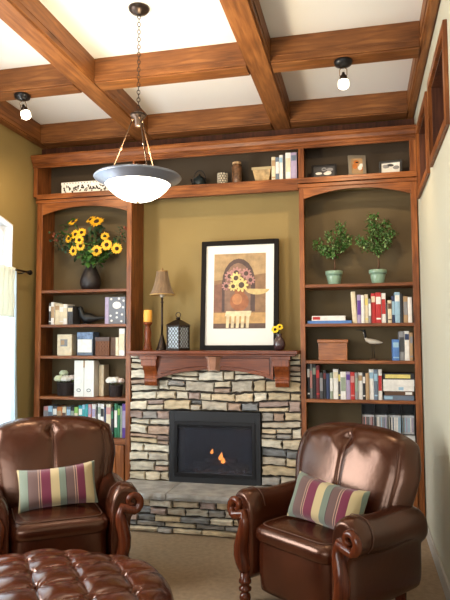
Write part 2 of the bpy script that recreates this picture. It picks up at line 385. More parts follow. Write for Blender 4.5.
# ================================================================ FIREPLACE
t = thing('stone_fireplace', 'dry-stacked ledgestone chimney front with raised slab hearth between the bookcases', 'fireplace', (-.045, 0, 0))
SC = [(0.571, 0.487, 0.353), (0.504, 0.403, 0.260), (0.420, 0.370, 0.294), (0.311, 0.294, 0.269), (0.638, 0.580, 0.462), (0.386, 0.277, 0.210), (0.336, 0.252, 0.218), (0.210, 0.214, 0.214), (0.554, 0.454, 0.311), (0.504, 0.454, 0.361)]
SM = [mat('ledgestone_%s' % n, c, .85, var=(14, .28, (1, 1, 2.5)), bump=(35, .55)) for n, c in zip('buff ochre taupe grey ivory rust mauve slate honey sand'.split(), SC)]
MORTAR = mat('shadow_gap_mortar', (.05, .042, .034), .95)
def stone(mb, u0, u1, v0, v1, P, mi, g=.0035, d0=0.0):
    """irregular rounded block; P(u,v,n) maps to world"""
    R = random.uniform; dep = d0+R(.012, .045)
    u0 += g*R(.5, 1.3); u1 -= g*R(.5, 1.3); v0 += g*R(.5, 1.3); v1 -= g*R(.5, 1.3)
    w_, h = u1-u0, v1-v0; j = min(.012, h*.16)
    nu = max(2, int(w_/.035)); o = []
    for i in range(nu+1): o.append((u0+w_*i/nu, v0+(R(0, j))))
    o.append((u1-R(0, j), v0+h*.5))
    for i in range(nu, -1, -1): o.append((u0+w_*i/nu, v1-(R(0, j))))
    o.append((u0+R(0, j), v0+h*.5))
    # trim corners
    n = len(o); cu, cv = (u0+u1)/2, (v0+v1)/2
    tilt = R(-.008, .008); tv = R(-.009, .009)
    ring = lambda k, dd: [(cu+(a-cu)*(1-min(.49, k/(w_/2))), cv+(b-cv)*(1-min(.6, k/(h/2)))) + (dd,) for a, b in o]
    V = [P(a, b, -.02) for a, b, _ in ring(0, 0)] + [P(a, b, dep-.010) for a, b, _ in ring(0, 0)]
    r2 = [(a, b) for a, b, _ in ring(.005, 0)]
    V += [P(a, b, dep+tilt*(a-cu)/w_*2+tv*(b-cv)/h*2+R(-.002, .002)) for a, b in r2]
    V.append(P(cu+R(-.2, .2)*w_, cv, dep+R(.0, .006)))
    Fc = [tuple([k*n+i, k*n+(i+1) % n, (k+1)*n+(i+1) % n, (k+1)*n+i]) for k in range(2) for i in range(n)]
    Fc += [(2*n+i, 2*n+(i+1) % n, 3*n) for i in range(n)]
    mb.q(V, Fc, mi, False)
def courses(mb, u0, u1, v0, v1, P, hole=None, dark=0):
    R = random.uniform
    edges = [v0]; stops = [v1] if not hole else [hole[3], v1]
    for s in stops:
        while edges[-1] < s-1e-4:
            h = random.choice([.042, .052, .062, .074, .086, .10]); r = s-edges[-1]
            if r-h < .034: h = r if r < .09 else r/2
            edges.append(edges[-1]+h)
    for a, b in zip(edges, edges[1:]):
        spans = [(u0, u1)]
        if hole and a < hole[3]-1e-3 and b > hole[2]: spans = [(u0, hole[0]), (hole[1], u1)]
        for s0, s1 in spans:
            u = s0
            while u < s1-1e-4:
                L = R(.12, .36) if b-a < .062 else R(.09, .27)
                r = s1-u
                if r-L < .07: L = r if r < .34 else r/2
                mi = random.choices(range(10), [4, 3, 3, 2, 4, 1.2, 1.4, .8, 3, 3] if not dark else [1, 3, 4, 4, .3, 3, 4, 3, 1, 2])[0]
                if b-a > .075 and R(0, 1) < .35:
                    k = a+(b-a)*R(.4, .6); stone(mb, u, u+L, a, k, P, mi); stone(mb, u, u+L, k, b, P, random.randrange(10))
                else: stone(mb, u, u+L, a, b, P, mi)
                u += L
m = MB(); courses(m, -.795, .706, .312, 1.405, lambda u, v, n: (u, .022-n, v+.009*math.sin(6.5*u+9*v+1)*min(1, (v-.31)*12, (1.405-v)*12)*min(1, max(0, (abs(v-.915))*15+(0 if -.45 < u < .39 else .5)))), (-.432, .372, .31, .915))
m.box(-.795, -.432, .035, .2, .312, 1.405, 10); m.box(.372, .706, .035, .2, .312, 1.405, 10); m.box(-.432, .372, .035, .2, .915, 1.405, 10)
m.build('ledgestone_facing', SM+[MORTAR], t, weld=False)
m = MB(); courses(m, -.795, .706, .002, .262, lambda u, v, n: (u, -.375-n, v), dark=1)  # darker stone mix paints in the shade on the hearth base
courses(m, -.375, -.02, .002, .262, lambda u, v, n: (.706+n*.5, u, v), dark=1)
m.box(-.795, .706, -.37, -.02, 0, .262, 10)
m.build('hearth_base', SM+[MORTAR], t, weld=False)
SLAB = mat('grey_flagstone', (.33, .315, .29), .7, var=(9, .3), bump=(18, .6))
for a, b in ((-.80, -.325), (-.318, .715)):
    m = MB(); R = random.uniform; n = 14
    top = []; 
    fr = [(a+(b-a)*i/n, -.437+R(-.008, .008)) for i in range(n+1)]
    poly = fr+[(b, .0), (a, .0)]
    zt, zb = .312, .264; N_ = len(poly)
    inn = [(x+(0), y+(.008 if i <= n else 0)) for i, (x, y) in enumerate(poly)]
    V = [(x, y+.006, zb) for x, y in poly]+[(x, y+R(-.003, .003), (zt+zb)/2) for x, y in poly]+[(x, y, zt) for x, y in inn]
    m.q(V, [tuple(range(N_-1, -1, -1))]+[(k*N_+i, k*N_+(i+1) % N_, (k+1)*N_+(i+1) % N_, (k+1)*N_+i) for k in range(2) for i in range(N_)]+[tuple(range(2*N_, 3*N_))])
    m.build('hearth_slab', SLAB, t)

# gas insert
t = thing('fireplace_insert', 'black steel gas fireplace insert with a glass front and small orange flame', 'fireplace insert', (-.03, .02, .312))
x0, x1, z0, z1 = -.428, .368, .314, .911
m = MB(); f = .045
m.box(x0, x0+f, -.022, .03, z0, z1); m.box(x1-f, x1, -.022, .03, z0, z1); m.box(x0+f, x1-f, -.022, .03, z1-.085, z1); m.box(x0+f, x1-f, -.022, .03, z0, z0+.05)
m.build('surround', SATIN, t, .003)
m = MB(); a, b, c, d = x0+f, x1-f, z0+.05, z1-.085; g = .028
m.box(a, a+g, -.03, .0, c, d); m.box(b-g, b, -.03, .0, c, d); m.box(a+g, b-g, -.03, 0, d-.03, d); m.box(a+g, b-g, -.03, 0, c, c+.03)
m.box(a+g, b-g, -.018, -.008, d-.042, d-.036); m.box(a+g, b-g, -.018, -.008, d-.056, d-.050)
m.build('door_frame', BLACK, t, .002)
m = MB(); m.box(a, b, .28, .285, c, d); m.box(a, a+.005, .03, .28, c, d); m.box(b-.005, b, .03, .28, c, d); m.box(a, b, .03, .28, c, c+.005); m.box(a, b, .03, .28, d-.005, d)
m.build('firebox', mat('firebox_lining', (.045, .047, .055), .8), t)
MB().box(a+g, b-g, -.006, -.003, c+.03, d-.03).build('glass', mat('smoked_glass', (.30, .33, .42), .10, trans=.92, spec=.5), t)
LOG = mat('ceramic_log', (.11, .075, .055), .9, bump=(30, .9), var=(18, .5))
def log(p, q, r):
    p, q = Vector(p), Vector(q); n = 9
    m = MB().tube([p.lerp(q, i/n)+Vector((0, random.uniform(-.006, .006), random.uniform(-.006, .006))) for i in range(n+1)], [r*random.uniform(.85, 1.1) for _ in range(n+1)], 9)
    m.build('log', LOG, t)
log((-.27, .2, .405), (.22, .21, .41), .035); log((-.20, .10, .405), (.03, .16, .45), .026); log((.17, .09, .405), (-.01, .18, .47), .024); log((-.16, .17, .46), (.12, .19, .475), .022)
m = MB()
for i in range(60):
    m.ball((random.uniform(-.25, .20), random.uniform(.05, .22), .375+random.uniform(0, .02)), random.uniform(.010, .02), 7)
m.build('ember_bed', mat('ember', (.10, .06, .045), .9, emit=(1, .2, .03), es=.04), t)['kind'] = 'stuff'
FL = mat('flame', (1, .5, .1), .5, emit=(1, .28, .04), es=6)
def flame(x, y, z, h, r):
    MB().lathe([(r*.2, 0), (r*.8, h*.12), (r, h*.3), (r*.72, h*.55), (r*.32, h*.8), (r*.04, h)], n=10, T=Matrix.Translation((x, y, z)) @ Matrix.Shear('XY', 4, (.18, 0)) @ Matrix.Diagonal((1, .6, 1, 1))).build('flame', FL, t)
flame(-.085, .11, .535, .045, .014); flame(-.005, .10, .485, .070, .021); flame(.012, .12, .455, .05, .02)

# mantel
t = thing('mantelpiece', 'reddish carved wooden mantel shelf with arched apron and corbels above the stone', 'mantel', (-.04, 0, 1.10))
m = MB(); m.box(-.775, .697, -.165, -.0005, 1.402, 1.43); m.box(-.774, .70, -.0005, .298, 1.406, 1.43)
m.box(-.755, .680, -.145, -.03, 1.385, 1.402)
m.build('shelf_board', MX, t, .004)
m = MB(); V = []; n = 30; xa, xb = -.515, .487
for i in range(n+1):
    u = i/n; x = xa+(xb-xa)*u; z = 1.190+.080*(1-abs(2*u-1)**2.2)
    V += [(x, -.085, 1.385), (x, -.085, z), (x, -.03, z), (x, -.03, 1.385)]
Fc = []
for i in range(n):
    p_, q_ = 4*i, 4*i+4
    for k in range(4): Fc.append((p_+k, p_+(k+1) % 4, q_+(k+1) % 4, q_+k))
Fc += [(0, 1, 2, 3), (4*n+3, 4*n+2, 4*n+1, 4*n)]
m.q(V, Fc, None, False)
# raised arched panels either side of the keystone
for s0, s1 in ((.03, .455), (.545, .97)):
    V = []; k2 = 14
    for i in range(k2+1):
        u = s0+(s1-s0)*i/k2; x = xa+(xb-xa)*u; z = 1.190+.080*(1-abs(2*u-1)**2.2)+.028
        V += [(x, -.097, 1.365), (x, -.097, z+.004), (x, -.085, z), (x, -.085, 1.369)]
    Fc = []
    for i in range(k2):
        p_, q_ = 4*i, 4*i+4
        for k in range(4): Fc.append((p_+k, p_+(k+1) % 4, q_+(k+1) % 4, q_+k))
    Fc += [(0, 1, 2, 3), (4*k2+3, 4*k2+2, 4*k2+1, 4*k2)]
    m.q(V, Fc, None, False)
m.build('arched_apron', MX, t)
for x0, x1 in ((-.652, -.515), (.487, .624)):
    m = MB()
    m.box(x0, x1, -.125, -.03, 1.300, 1.385)
    pr = [(-.03, 1.300), (-.122, 1.300), (-.112, 1.280), (-.088, 1.255), (-.074, 1.230), (-.070, 1.205), (-.078, 1.192), (-.078, 1.186), (-.03, 1.186)]
    m.prism(pr, 'x', x0+.012, x1-.004)
    m.prism([(-.03, 1.186), (-.088, 1.186), (-.088, 1.165), (-.07, 1.130), (-.03, 1.125)], 'x', x0+.016, x1-.006)
    m.box(x0-.012, x1+.012, -.137, -.125, 1.355, 1.385); 
    m.build('corbel', MZ, t, .003)
# faceted keystone
zc1, zc0 = 1.385, 1.268
m = MB(); xc = -.014
m.q([(xc-.075, -.086, zc1), (xc+.075, -.086, zc1), (xc+.05, -.086, zc0-.012), (xc-.05, -.086, zc0-.012), (xc-.03, -.145, zc1-.004), (xc+.03, -.145, zc1-.004), (xc+.02, -.125, zc0), (xc-.02, -.125, zc0)],
    [(4, 5, 6, 7), (0, 4, 7, 3), (1, 2, 6, 5), (3, 7, 6, 2), (0, 1, 5, 4), (0, 3, 2, 1)])
m.build('keystone', mat('polished_keystone', (.34, .17, .11), .15, coat=.6, var=(9, .25)), t)

# ================================================================ ITEMS ON THE MANTEL
MZt = 1.4305
t = thing('picture_frame', 'large black framed still life print with white mat leaning on the mantel', 'framed picture', (.18, .15, MZt))
tl = Matrix.Translation((.152, .165, MZt)) @ Matrix.Rotation(-math.radians(4.5), 4, 'X')
W, H, fr = .705, .985, .042
m = MB()
for a in ((-W/2, -W/2+fr, 0, H), (W/2-fr, W/2, 0, H), (-W/2+fr, W/2-fr, 0, fr), (-W/2+fr, W/2-fr, H-fr, H)): m.box(a[0], a[1], -.028, .0, a[2], a[3], T=tl)
m.build('frame', mat('black_lacquer', (.007, .005, .004), .5, spec=.12), t, .004)
MB().box(-W/2+fr, W/2-fr, -.012, -.002, fr, H-fr, T=tl).build('mat_board', mat('mat_white', (.78, .78, .74), .6), t)
px0, px1, pz0, pz1 = -.235, .235, .19, .865
m = MB()
cols = dict(bg=(.24, .13, .06), hi=(.38, .25, .12), arch=(.07, .035, .03), inner=(.22, .12, .075), vase=(.30, .10, .035), vh=(.46, .19, .07), table=(.48, .28, .10), cloth=(.68, .58, .36), dk=(.10, .05, .03), fl=(.72, .55, .20), mauve=(.42, .20, .18), br=(.06, .03, .02), red=(.20, .085, .05), bowl=(.58, .43, .18))
names = list(cols); pmats = [mat('print_ink_'+{'bg': 'ochre', 'hi': 'gold', 'arch': 'umber', 'inner': 'sienna', 'vase': 'terracotta', 'vh': 'clay', 'table': 'honey', 'cloth': 'linen', 'dk': 'shadow', 'fl': 'petal', 'mauve': 'mauve', 'br': 'seed', 'red': 'russet', 'bowl': 'straw'}[k], cols[k], .5, var=(22, .22)) for k in names]
lay = [0]
def poly(pts, k):
    lay[0] += 1; y = -.0121-.0002*lay[0]
    m.q([tl @ Vector((x, y, z)) for x, z in pts], [tuple(range(len(pts)))], names.index(k), False)
def ell(cx, cz, rx, rz, k, a0=0, a1=2*PI, n=20, rot=0):
    poly([(cx+rx*math.cos(a)*math.cos(rot)-rz*math.sin(a)*math.sin(rot), cz+rx*math.cos(a)*math.sin(rot)+rz*math.sin(a)*math.cos(rot)) for a in [a0+(a1-a0)*i/n for i in range(n)]], k)
poly([(px0, pz0), (px1, pz0), (px1, pz1), (px0, pz1)], 'bg')
poly([(px0, .62), (px1, .68), (px1, pz1), (px0, pz1)], 'hi')
poly([(px0, .34), (-.16, .34), (-.15, .60), (px0, .58)], 'red')
ell(-.01, .60, .15, .22, 'arch'); poly([(-.16, .34), (.14, .34), (.14, .62), (-.16, .62)], 'arch')
ell(-.015, .58, .12, .20, 'inner'); poly([(-.135, .34), (.10, .34), (.10, .6), (-.135, .6)], 'inner')
ell(.16, .545, .11, .055, 'bowl', PI, 2*PI); poly([(px0, pz0), (px1, pz0), (px1, .33), (px0, .33)], 'table')
poly([(px0, pz0), (px1, pz0), (px1, .235), (px0, .235)], 'dk')
ell(0, .43, .085, .085, 'vase'); ell(-.02, .45, .045, .05, 'vh'); poly([(-.04, .5), (.04, .5), (.05, .54), (-.05, .54)], 'vase')
for i in range(5): poly([(-.12+i*.045, .195), (-.095+i*.045, .195), (-.085+i*.045, .325), (-.115+i*.045, .33)], 'cloth')
poly([(-.13, .30), (.10, .30), (.11, .345), (-.12, .345)], 'cloth')
for fx, fz, r, k in ((-.09, .66, .05, 'mauve'), (-.03, .69, .055, 'mauve'), (.06, .68, .05, 'mauve'), (.10, .62, .045, 'mauve'), (-.12, .57, .042, 'mauve'), (-.03, .64, .055, 'fl'), (.02, .575, .065, 'fl'), (-.055, .565, .045, 'fl')):
    for i in range(9): ell(fx+r*.6*math.cos(i*.7), fz+r*.6*math.sin(i*.7), r*.42, r*.2, k, n=8, rot=i*.7)
    ell(fx, fz, r*.42, r*.42, 'br', n=12)
m.build('print', pmats, t, weld=False)

# candle on a turned stand
t = thing('candle_holder', 'turned reddish wooden candlestick at the left end of the mantel', 'candlestick', (-.655, .05, MZt))
MB().lathe([(.047, 0), (.047, .012), (.036, .022), (.040, .035), (.030, .05), (.032, .07), (.026, .08), (.029, .12), (.034, .16), (.028, .19), (.022, .215), (.030, .225), (.040, .235), (.042, .25)], (-.655, .05, MZt), 24).build('stem', MZ, t)
tag(MB().lathe([(.036, 0), (.038, .004), (.038, .103), (.034, .108), (.012, .104)], (-.655, .05, MZt+.251), 24).build('candle', mat('amber_wax', (.85, .42, .07), .45, emit=(1, .42, .05), es=.10)), 'fat amber pillar candle standing on the turned wooden candlestick', 'candle')

t = thing('table_lamp', 'slim buffet lamp with a flared taupe shade on the mantel\'s left side', 'lamp', (-.535, .09, MZt))
c = (-.535, .09, MZt)
MB().lathe([(.055, 0), (.055, .012), (.045, .02), (.036, .05), (.026, .085), (.016, .12), (.012, .14)], c, 20).build('base', BRONZE, t)
MB().lathe([(.010, .14), (.010, .22), (.013, .225), (.010, .23), (.009, .42), (.013, .425), (.013, .432), (.009, .44), (.009, .475)], c, 12).build('pole', BRONZE, t)
MB().lathe([(.016, .475), (.020, .485), (.020, .51), (.012, .52), (.008, .53), (.008, .60)], c, 14).build('socket', mat('ivory_socket', (.6, .5, .38), .4), t)
SH = mat('taupe_shade_fabric', (.19, .12, .062), .8, sheen=.3, var=(60, .25, (1, 1, .1)))
prof = [(.112, .50), (.099, .520), (.082, .560), (.068, .61), (.057, .665), (.050, .705)]
m = MB()
m.grid(lambda u, v: (c[0]+(1+.012*math.cos(16*PI*u))*prof[int(round(v*5))][0]*math.cos(2*PI*u), c[1]+(1+.012*math.cos(16*PI*u))*prof[int(round(v*5))][0]*math.sin(2*PI*u), c[2]+prof[int(round(v*5))][1]), 48, 6, True)
sh = m.build('lamp_shade', SH, t)
MB().tube([(c[0]+.108*math.cos(2*PI*i/24), c[1]+.108*math.sin(2*PI*i/24), c[2]+.497) for i in range(24)], .006, 6, closed=True).build('beaded_trim', mat('gold_trim', (.55, .34, .12), .4), sh)
MB().lathe([(.0505, .700), (.052, .706), (.0505, .712)], c, 20, cap=False).build('top_trim', BRASS, sh)
MB().lathe([(.004, .60), (.004, .715), (.010, .722), (.011, .73), (.006, .738), (.002, .742)], c, 10).build('finial', BRASS, t)

t = thing('lantern', 'dark metal lattice lantern standing between the lamp and the print', 'lantern', (-.375, .06, MZt))
c = Vector((-.375, .06, MZt)); RT = Matrix.Translation(c) @ Matrix.Rotation(math.radians(67), 4, 'Z')
m = MB(); s = .068
m.box(-s-.006, s+.006, -s-.006, s+.006, 0, .02, T=RT); m.box(-s-.006, s+.006, -s-.006, s+.006, .205, .22, T=RT)
for a in (-s, s):
    for b in (-s, s): m.box(a-.005, a+.005, b-.005, b+.005, .02, .205, T=RT)
m.build('body_frame', BRONZE, t, .001)
m = MB(); q = s+.014
m.q([RT @ Vector(v) for v in ((-q, -q, .22), (q, -q, .22), (q, q, .22), (-q, q, .22), (-.02, -.02, .268), (.02, -.02, .268), (.02, .02, .268), (-.02, .02, .268))], [(0, 1, 5, 4), (1, 2, 6, 5), (2, 3, 7, 6), (3, 0, 4, 7), (4, 5, 6, 7), (3, 2, 1, 0)])
m.lathe([(.018, .268), (.018, .28), (.024, .283), (.010, .292)], c, 12)
m.build('roof', BRONZE, t)
MB().tube([c+Vector((.022*math.cos(2*PI*i/16), 0, .312+.022*math.sin(2*PI*i/16))) for i in range(16)], .0035, 6, closed=True).build('ring_handle', BRONZE, t)
MESHM = mat('lattice_wire', (.04, .035, .035), .4, .7)
for k in range(4):
    R2 = RT @ Matrix.Rotation(k*PI/2, 4, 'Z'); m = MB()
    for i in range(-2, 3):
        for sg in (1, -1):
            pts = []
            for j in range(13):
                z = .02+.185*j/12; x = i*.034+sg*.017*math.sin(j/12*PI*5)
                x = max(-s, min(s, x)); pts.append(R2 @ Vector((x, -s, z)))
            m.tube(pts, .0022, 5)
    m.build('lattice_panel', MESHM, t)
    MB().box(-s+.004, s-.004, -s+.004, -s+.006, .02, .205, T=R2).build('glass', mat('frosted_pane', (.80, .90, 1), .3, trans=.4), t)
MB().lathe([(.022, .02), (.022, .10), (.004, .103)], c, 14).build('candle', mat('white_wax', (.85, .83, .78), .5), t)

tag(MB().lathe([(.026, 0), (.040, .01), (.050, .04), (.050, .065), (.036, .095), (.022, .115), (.020, .128), (.026, .140), (.020, .139), (.016, .12)], (.527, .015, MZt), 24).build('vase', mat('plum_glaze', (.055, .03, .035), .25, coat=.4)), 'small plum round vase at the right end of the mantel', 'vase')
PETAL = mat('sunflower_petal', (.82, .42, .012), .55, var=(40, .25)); SEED = mat('sunflower_seed', (.045, .018, .006), .9, bump=(200, .8))
GREEN = mat('leaf_green', (.045, .13, .02), .5, var=(14, .4)); STEM = mat('stem_green', (.08, .16, .03), .6)
PALEG = mat('pale_leaf', (.20, .34, .08), .5, var=(14, .3))
YEL = mat('yellow_petal', (.90, .62, .01), .5)
def sunflower(label, base, head, r, nrm, seed=SEED, pet=PETAL, cr=.33, group=None):
    base, head, nrm = Vector(base), Vector(head), Vector(nrm).normalized()
    t = thing('sunflower', label, 'sunflower', base, group=group)
    mid = (base+head)/2+Vector(((head.x-base.x)*-.18, 0, .02)); pts = []
    h2 = head-nrm*.012
    for i in range(9):
        a = i/8; pts.append(base*(1-a)**2+mid*2*a*(1-a)+h2*a*a)
    MB().tube(pts, .0032, 6).build('stem', STEM, t)
    Q = Matrix.Translation(head) @ nrm.to_track_quat('Z', 'Y').to_matrix().to_4x4()
    m = MB(); n = 15
    for l in range(2):
        for i in range(n):
            a = 2*PI*(i+.5*l)/n+random.uniform(-.08, .08); L = r*random.uniform(.88, 1.05)*(1-.08*l); wd = r*.17; zz = .004-.006*l
            ca, sa = math.cos(a), math.sin(a)
            def P(u, v, z): return Q @ Vector((ca*u-sa*v, sa*u+ca*v, z+zz))
            bend = random.uniform(-.12, .2)*r
            m.q([P(r*cr*.7, 0, 0), P(r*.6, -wd, .1*bend), P(L, 0, bend), P(r*.6, wd, .1*bend), P(r*.62, 0, .12*r*.3)], [(0, 1, 4), (1, 2, 4), (2, 3, 4), (3, 0, 4)], 0, True)
    m.build('petals', pet, t, weld=False)
    MB().lathe([(r*cr, 0), (r*cr, .006), (r*cr*.8, .012), (r*cr*.4, .013), (.001, .010)], n=14, T=Q).build('seed_head', seed, t)
    return t
sunflower('small yellow sunflower in the plum vase at mantel\'s right end', (.527, .015, MZt+.06), (.497, -.015, MZt+.175), .036, (-.15, -1, .25), pet=YEL)
sunflower('second small yellow sunflower leaning lower right in the plum mantel vase', (.532, .012, MZt+.06), (.535, -.012, MZt+.195), .032, (.2, -1, .5), pet=YEL)

# ================================================================ BOOKS
ORD = 'first second third fourth fifth sixth seventh eighth ninth tenth eleventh twelfth thirteenth fourteenth fifteenth sixteenth seventeenth eighteenth nineteenth twentieth twenty-first twenty-second twenty-third twenty-fourth twenty-fifth twenty-sixth twenty-seventh twenty-eighth'.split()
def book_mesh(w_, d, h, c, band=None, T=None):
    """spine at y=0 facing -y, standing, x from 0 to w_"""
    m = MB(); t = .0022; r = .004
    m.prism([(0, d), (0, r), (r*.4, r*.25), (w_*.3, -.001), (w_*.7, -.001), (w_-r*.4, r*.25), (w_, r), (w_, d), (w_-t, d), (w_-t, t+r), (t, t+r), (t, d)], 'z', 0, h, 0, T)
    m.box(t, w_-t, t+r, d-.004, .003, h-.004, 1, T)
    mats = [pm(c), pm('pages')]
    if band:
        mats.append(pm(band[0]))
        for z0, z1 in band[1]: m.box(w_*.08, w_*.92, -.0018, .001, h*z0, h*z1, 2, T)
    return m, mats
def book_row(x0, x1, z, y, spec, where, group, depth=.17, lean={}):
    tot = sum(s[0] for s in spec); gap = .0006; sc_ = (x1-x0-gap*len(spec))/tot
    x = x0; hs = sorted(s[1] for s in spec)
    for i, s in enumerate(spec):
        w_ = s[0]*sc_; h = s[1]
        bands = None
        if len(s) > 3: bands = (s[3], [(.62, .86), (.12, .17)] if i % 3 == 0 else ([(.3, .8)] if i % 3 == 1 else [(.7, .9)]))
        yy = y+random.uniform(-.006, .012)
        ln = lean.get(i, 0)
        T = Matrix.Translation((x, yy, z)) @ Matrix.Rotation(ln, 4, 'Y')
        m, mats = book_mesh(w_, depth*random.uniform(.85, 1), h, s[2], bands, T)
        size = 'tall ' if h >= hs[int(len(hs)*.75)] else ('short ' if h <= hs[len(hs)//4] else '')
        nm = dict(skyblue='light blue').get(s[2], s[2])
        lab = '%s%s book%s, %s %s' % (size, nm, ' with %s band' % dict(skyblue='light-blue').get(s[3], s[3]) if len(s) > 3 else '', ORD[i], where)
        tag(m.build('book', mats, origin=(x, yy, z)), lab, 'book', group)
        x += w_+gap
# right bookcase, second shelf
book_row(1.133, 1.606, RS[1]+.0005, .045, [(28, .262, 'cream'), (24, .235, 'lavender', 'purple'), (20, .232, 'white'), (22, .238, 'cream', 'yellow'), (16, .200, 'grey', 'white'), (27, .245, 'red', 'cream'), (33, .250, 'red', 'white'), (27, .245, 'white', 'red'), (10, .16, 'charcoal'), (23, .185, 'cream', 'brown'), (18, .22, 'navy', 'skyblue'), (30, .250, 'skyblue', 'white'), (18, .235, 'black'), (27, .215, 'tan', 'grey'), (24, .208, 'white')], 'in upper row of right bookcase', 'upright books on the right bookcase\'s upper book shelf', lean={0: -.05})
book_row(1.445, 1.606, RS[2]+.0005, .045, [(36, .17, 'blue', 'skyblue'), (28, .235, 'grey', 'charcoal'), (26, .238, 'white', 'navy'), (18, .225, 'tan', 'grey')], 'in row beside the wading bird', 'upright books beside the bird figurine')
book_row(.753, 1.358, RS[3]+.0005, .045, [(15, .285, 'black', 'white'), (15, .29, 'grey', 'pink'), (20, .285, 'black', 'sage'), (20, .275, 'maroon', 'red'), (20, .215, 'charcoal', 'grey'), (17, .235, 'black', 'maroon'), (20, .21, 'navy'), (18, .215, 'sage', 'white'), (29, .245, 'white', 'cream'), (12, .235, 'charcoal', 'yellow'), (31, .225, 'white', 'sage'), (24, .225, 'lavender', 'purple'), (24, .222, 'red', 'pink'), (18, .218, 'grey', 'sage'), (25, .218, 'white', 'tan'), (15, .215, 'black', 'white'), (20, .215, 'tan'), (26, .245, 'white', 'skyblue'), (22, .245, 'slate', 'skyblue'), (22, .245, 'white', 'red')], 'in lowest row of right bookcase', 'long row of books on the right bookcase\'s lower shelf')
book_row(-1.668, -.850, .6555, .045, [(40, .262, 'pink', 'grey'), (34, .268, 'skyblue', 'slate'), (34, .27, 'charcoal', 'white'), (40, .262, 'orange', 'tan'), (30, .262, 'cream', 'brown'), (32, .265, 'slate', 'skyblue'), (30, .265, 'black', 'sage'), (30, .262, 'lime', 'cream'), (30, .275, 'teal', 'white'), (22, .285, 'skyblue', 'teal'), (22, .29, 'teal'), (26, .29, 'pink', 'lavender'), (28, .29, 'white', 'lavender'), (14, .27, 'charcoal'), (22, .295, 'white', 'sage'), (26, .295, 'white', 'black'), (16, .27, 'navy'), (36, .295, 'cream', 'pink'), (20, .27, 'black', 'green'), (24, .30, 'green', 'white'), (20, .285, 'green', 'lime'), (16, .28, 'sage'), (30, .30, 'purple', 'lavender')], 'in low row of left bookcase', 'colourful books behind the left recliner')
book_row(-1.625, -1.385, LS[1]+.0005, .045, [(15, .200, 'charcoal', 'white'), (22, .208, 'white', 'tan'), (30, .195, 'cream', 'tan'), (30, .190, 'cream', 'white'), (26, .188, 'white', 'cream'), (36, .17, 'charcoal', 'cream')], 'in row beside the dark bird', 'books beside the dark bird figurine')
book_row(.470, .690, 2.8885, .04, [(24, .21, 'cream', 'tan'), (22, .205, 'slate', 'white'), (22, .222, 'white', 'skyblue'), (14, .225, 'charcoal'), (32, .24, 'white', 'cream'), (36, .235, 'lavender', 'slate')], 'in row under the crown', 'books in the top niche above the print')
# flat piles
def flat_book(x0, x1, z, h, c, label, y=.03, d=.19, band=None, group=None):
    m = MB(); t = .002
    m.box(x0, x1, y, y+d, z, z+t, 0); m.box(x0, x1, y, y+d, z+h-t, z+h, 0); m.box(x0, x1, y-.001, y+.003, z, z+h, 0); m.box(x0+.004, x1-.004, y+.003, y+d-.004, z+t, z+h-t, 1)
    mats = [pm(c), pm('pages')]
    if band: mats.append(pm(band[0])); m.box(x0+(x1-x0)*band[1], x0+(x1-x0)*band[2], y-.002, y+.001, z+h*.2, z+h*.8, 2)
    return tag(m.build('book', mats), label, 'book', group)
z = RS[1]+.0005
flat_book(.765, 1.125, z, .024, 'blue', 'wide flat blue book at the bottom of the small pile, right bookcase', group='small pile of flat books')
flat_book(.80, 1.075, z+.0245, .040, 'white', 'thick white book with a red patch lying on the blue one', y=.04, band=('red', .03, .25), group='small pile of flat books')
z = RS[3]+.0005; g = 'horizontal stack of books at the right end of the lower shelf'
flat_book(1.366, 1.602, z, .038, 'slate', 'flat slate book at the bottom of the right-hand stack', y=.04, band=('skyblue', .03, .3), group=g)
flat_book(1.375, 1.600, z+.0385, .034, 'brown', 'flat brown book second from the bottom of the right-hand stack', y=.045, band=('white', .72, .95), group=g)
flat_book(1.366, 1.604, z+.073, .040, 'white', 'thick flat white book in the middle of the right-hand stack', y=.04, band=('skyblue', .5, .66), group=g)
flat_book(1.366, 1.606, z+.1135, .052, 'white', 'thickest flat white book just under the black one', y=.035, group=g)
flat_book(1.368, 1.606, z+.166, .050, 'black', 'flat black book with yellow and red spine bands atop the stack', y=.035, band=('yellow', .06, .88), group=g)

# CD rack on the low right shelf, standing on boxes of magazines
zc_ = .768
bx_ = tag(MB().box(1.02, 1.39, .06, .25, .6555, zc_-.012).build('storage_box', pm('charcoal'), None, .004), 'low dark box under the left half of the CD rack', 'box')
tag(MB().box(1.395, 1.49, .05, .25, .6555, zc_-.012).build('binder', pm('green'), None, .003), 'green binder standing under the CD rack', 'binder')
tag(MB().box(1.497, 1.605, .05, .25, .6555, zc_-.012).build('binder', pm('white'), None, .003), 'white binder standing under the CD rack', 'binder')
t = thing('cd_rack', 'black four-bay CD rack on the lowest shelf of the right bookcase', 'rack', (1.40, .1, zc_-.011))
m = MB(); r0, r1 = 1.190, 1.606
m.box(r0, r1, .03, .19, zc_-.011, zc_-.005); m.box(r0, r1, .03, .19, 1.0-.006, 1.0)
m.box(r0, r1, .185, .19, zc_-.005, .994)
for i in range(5):
    x = r0+(r1-r0-.005)*i/4; m.box(x, x+.005, .03, .185, zc_-.005, .994)
m.build('frame', BLACK, t)
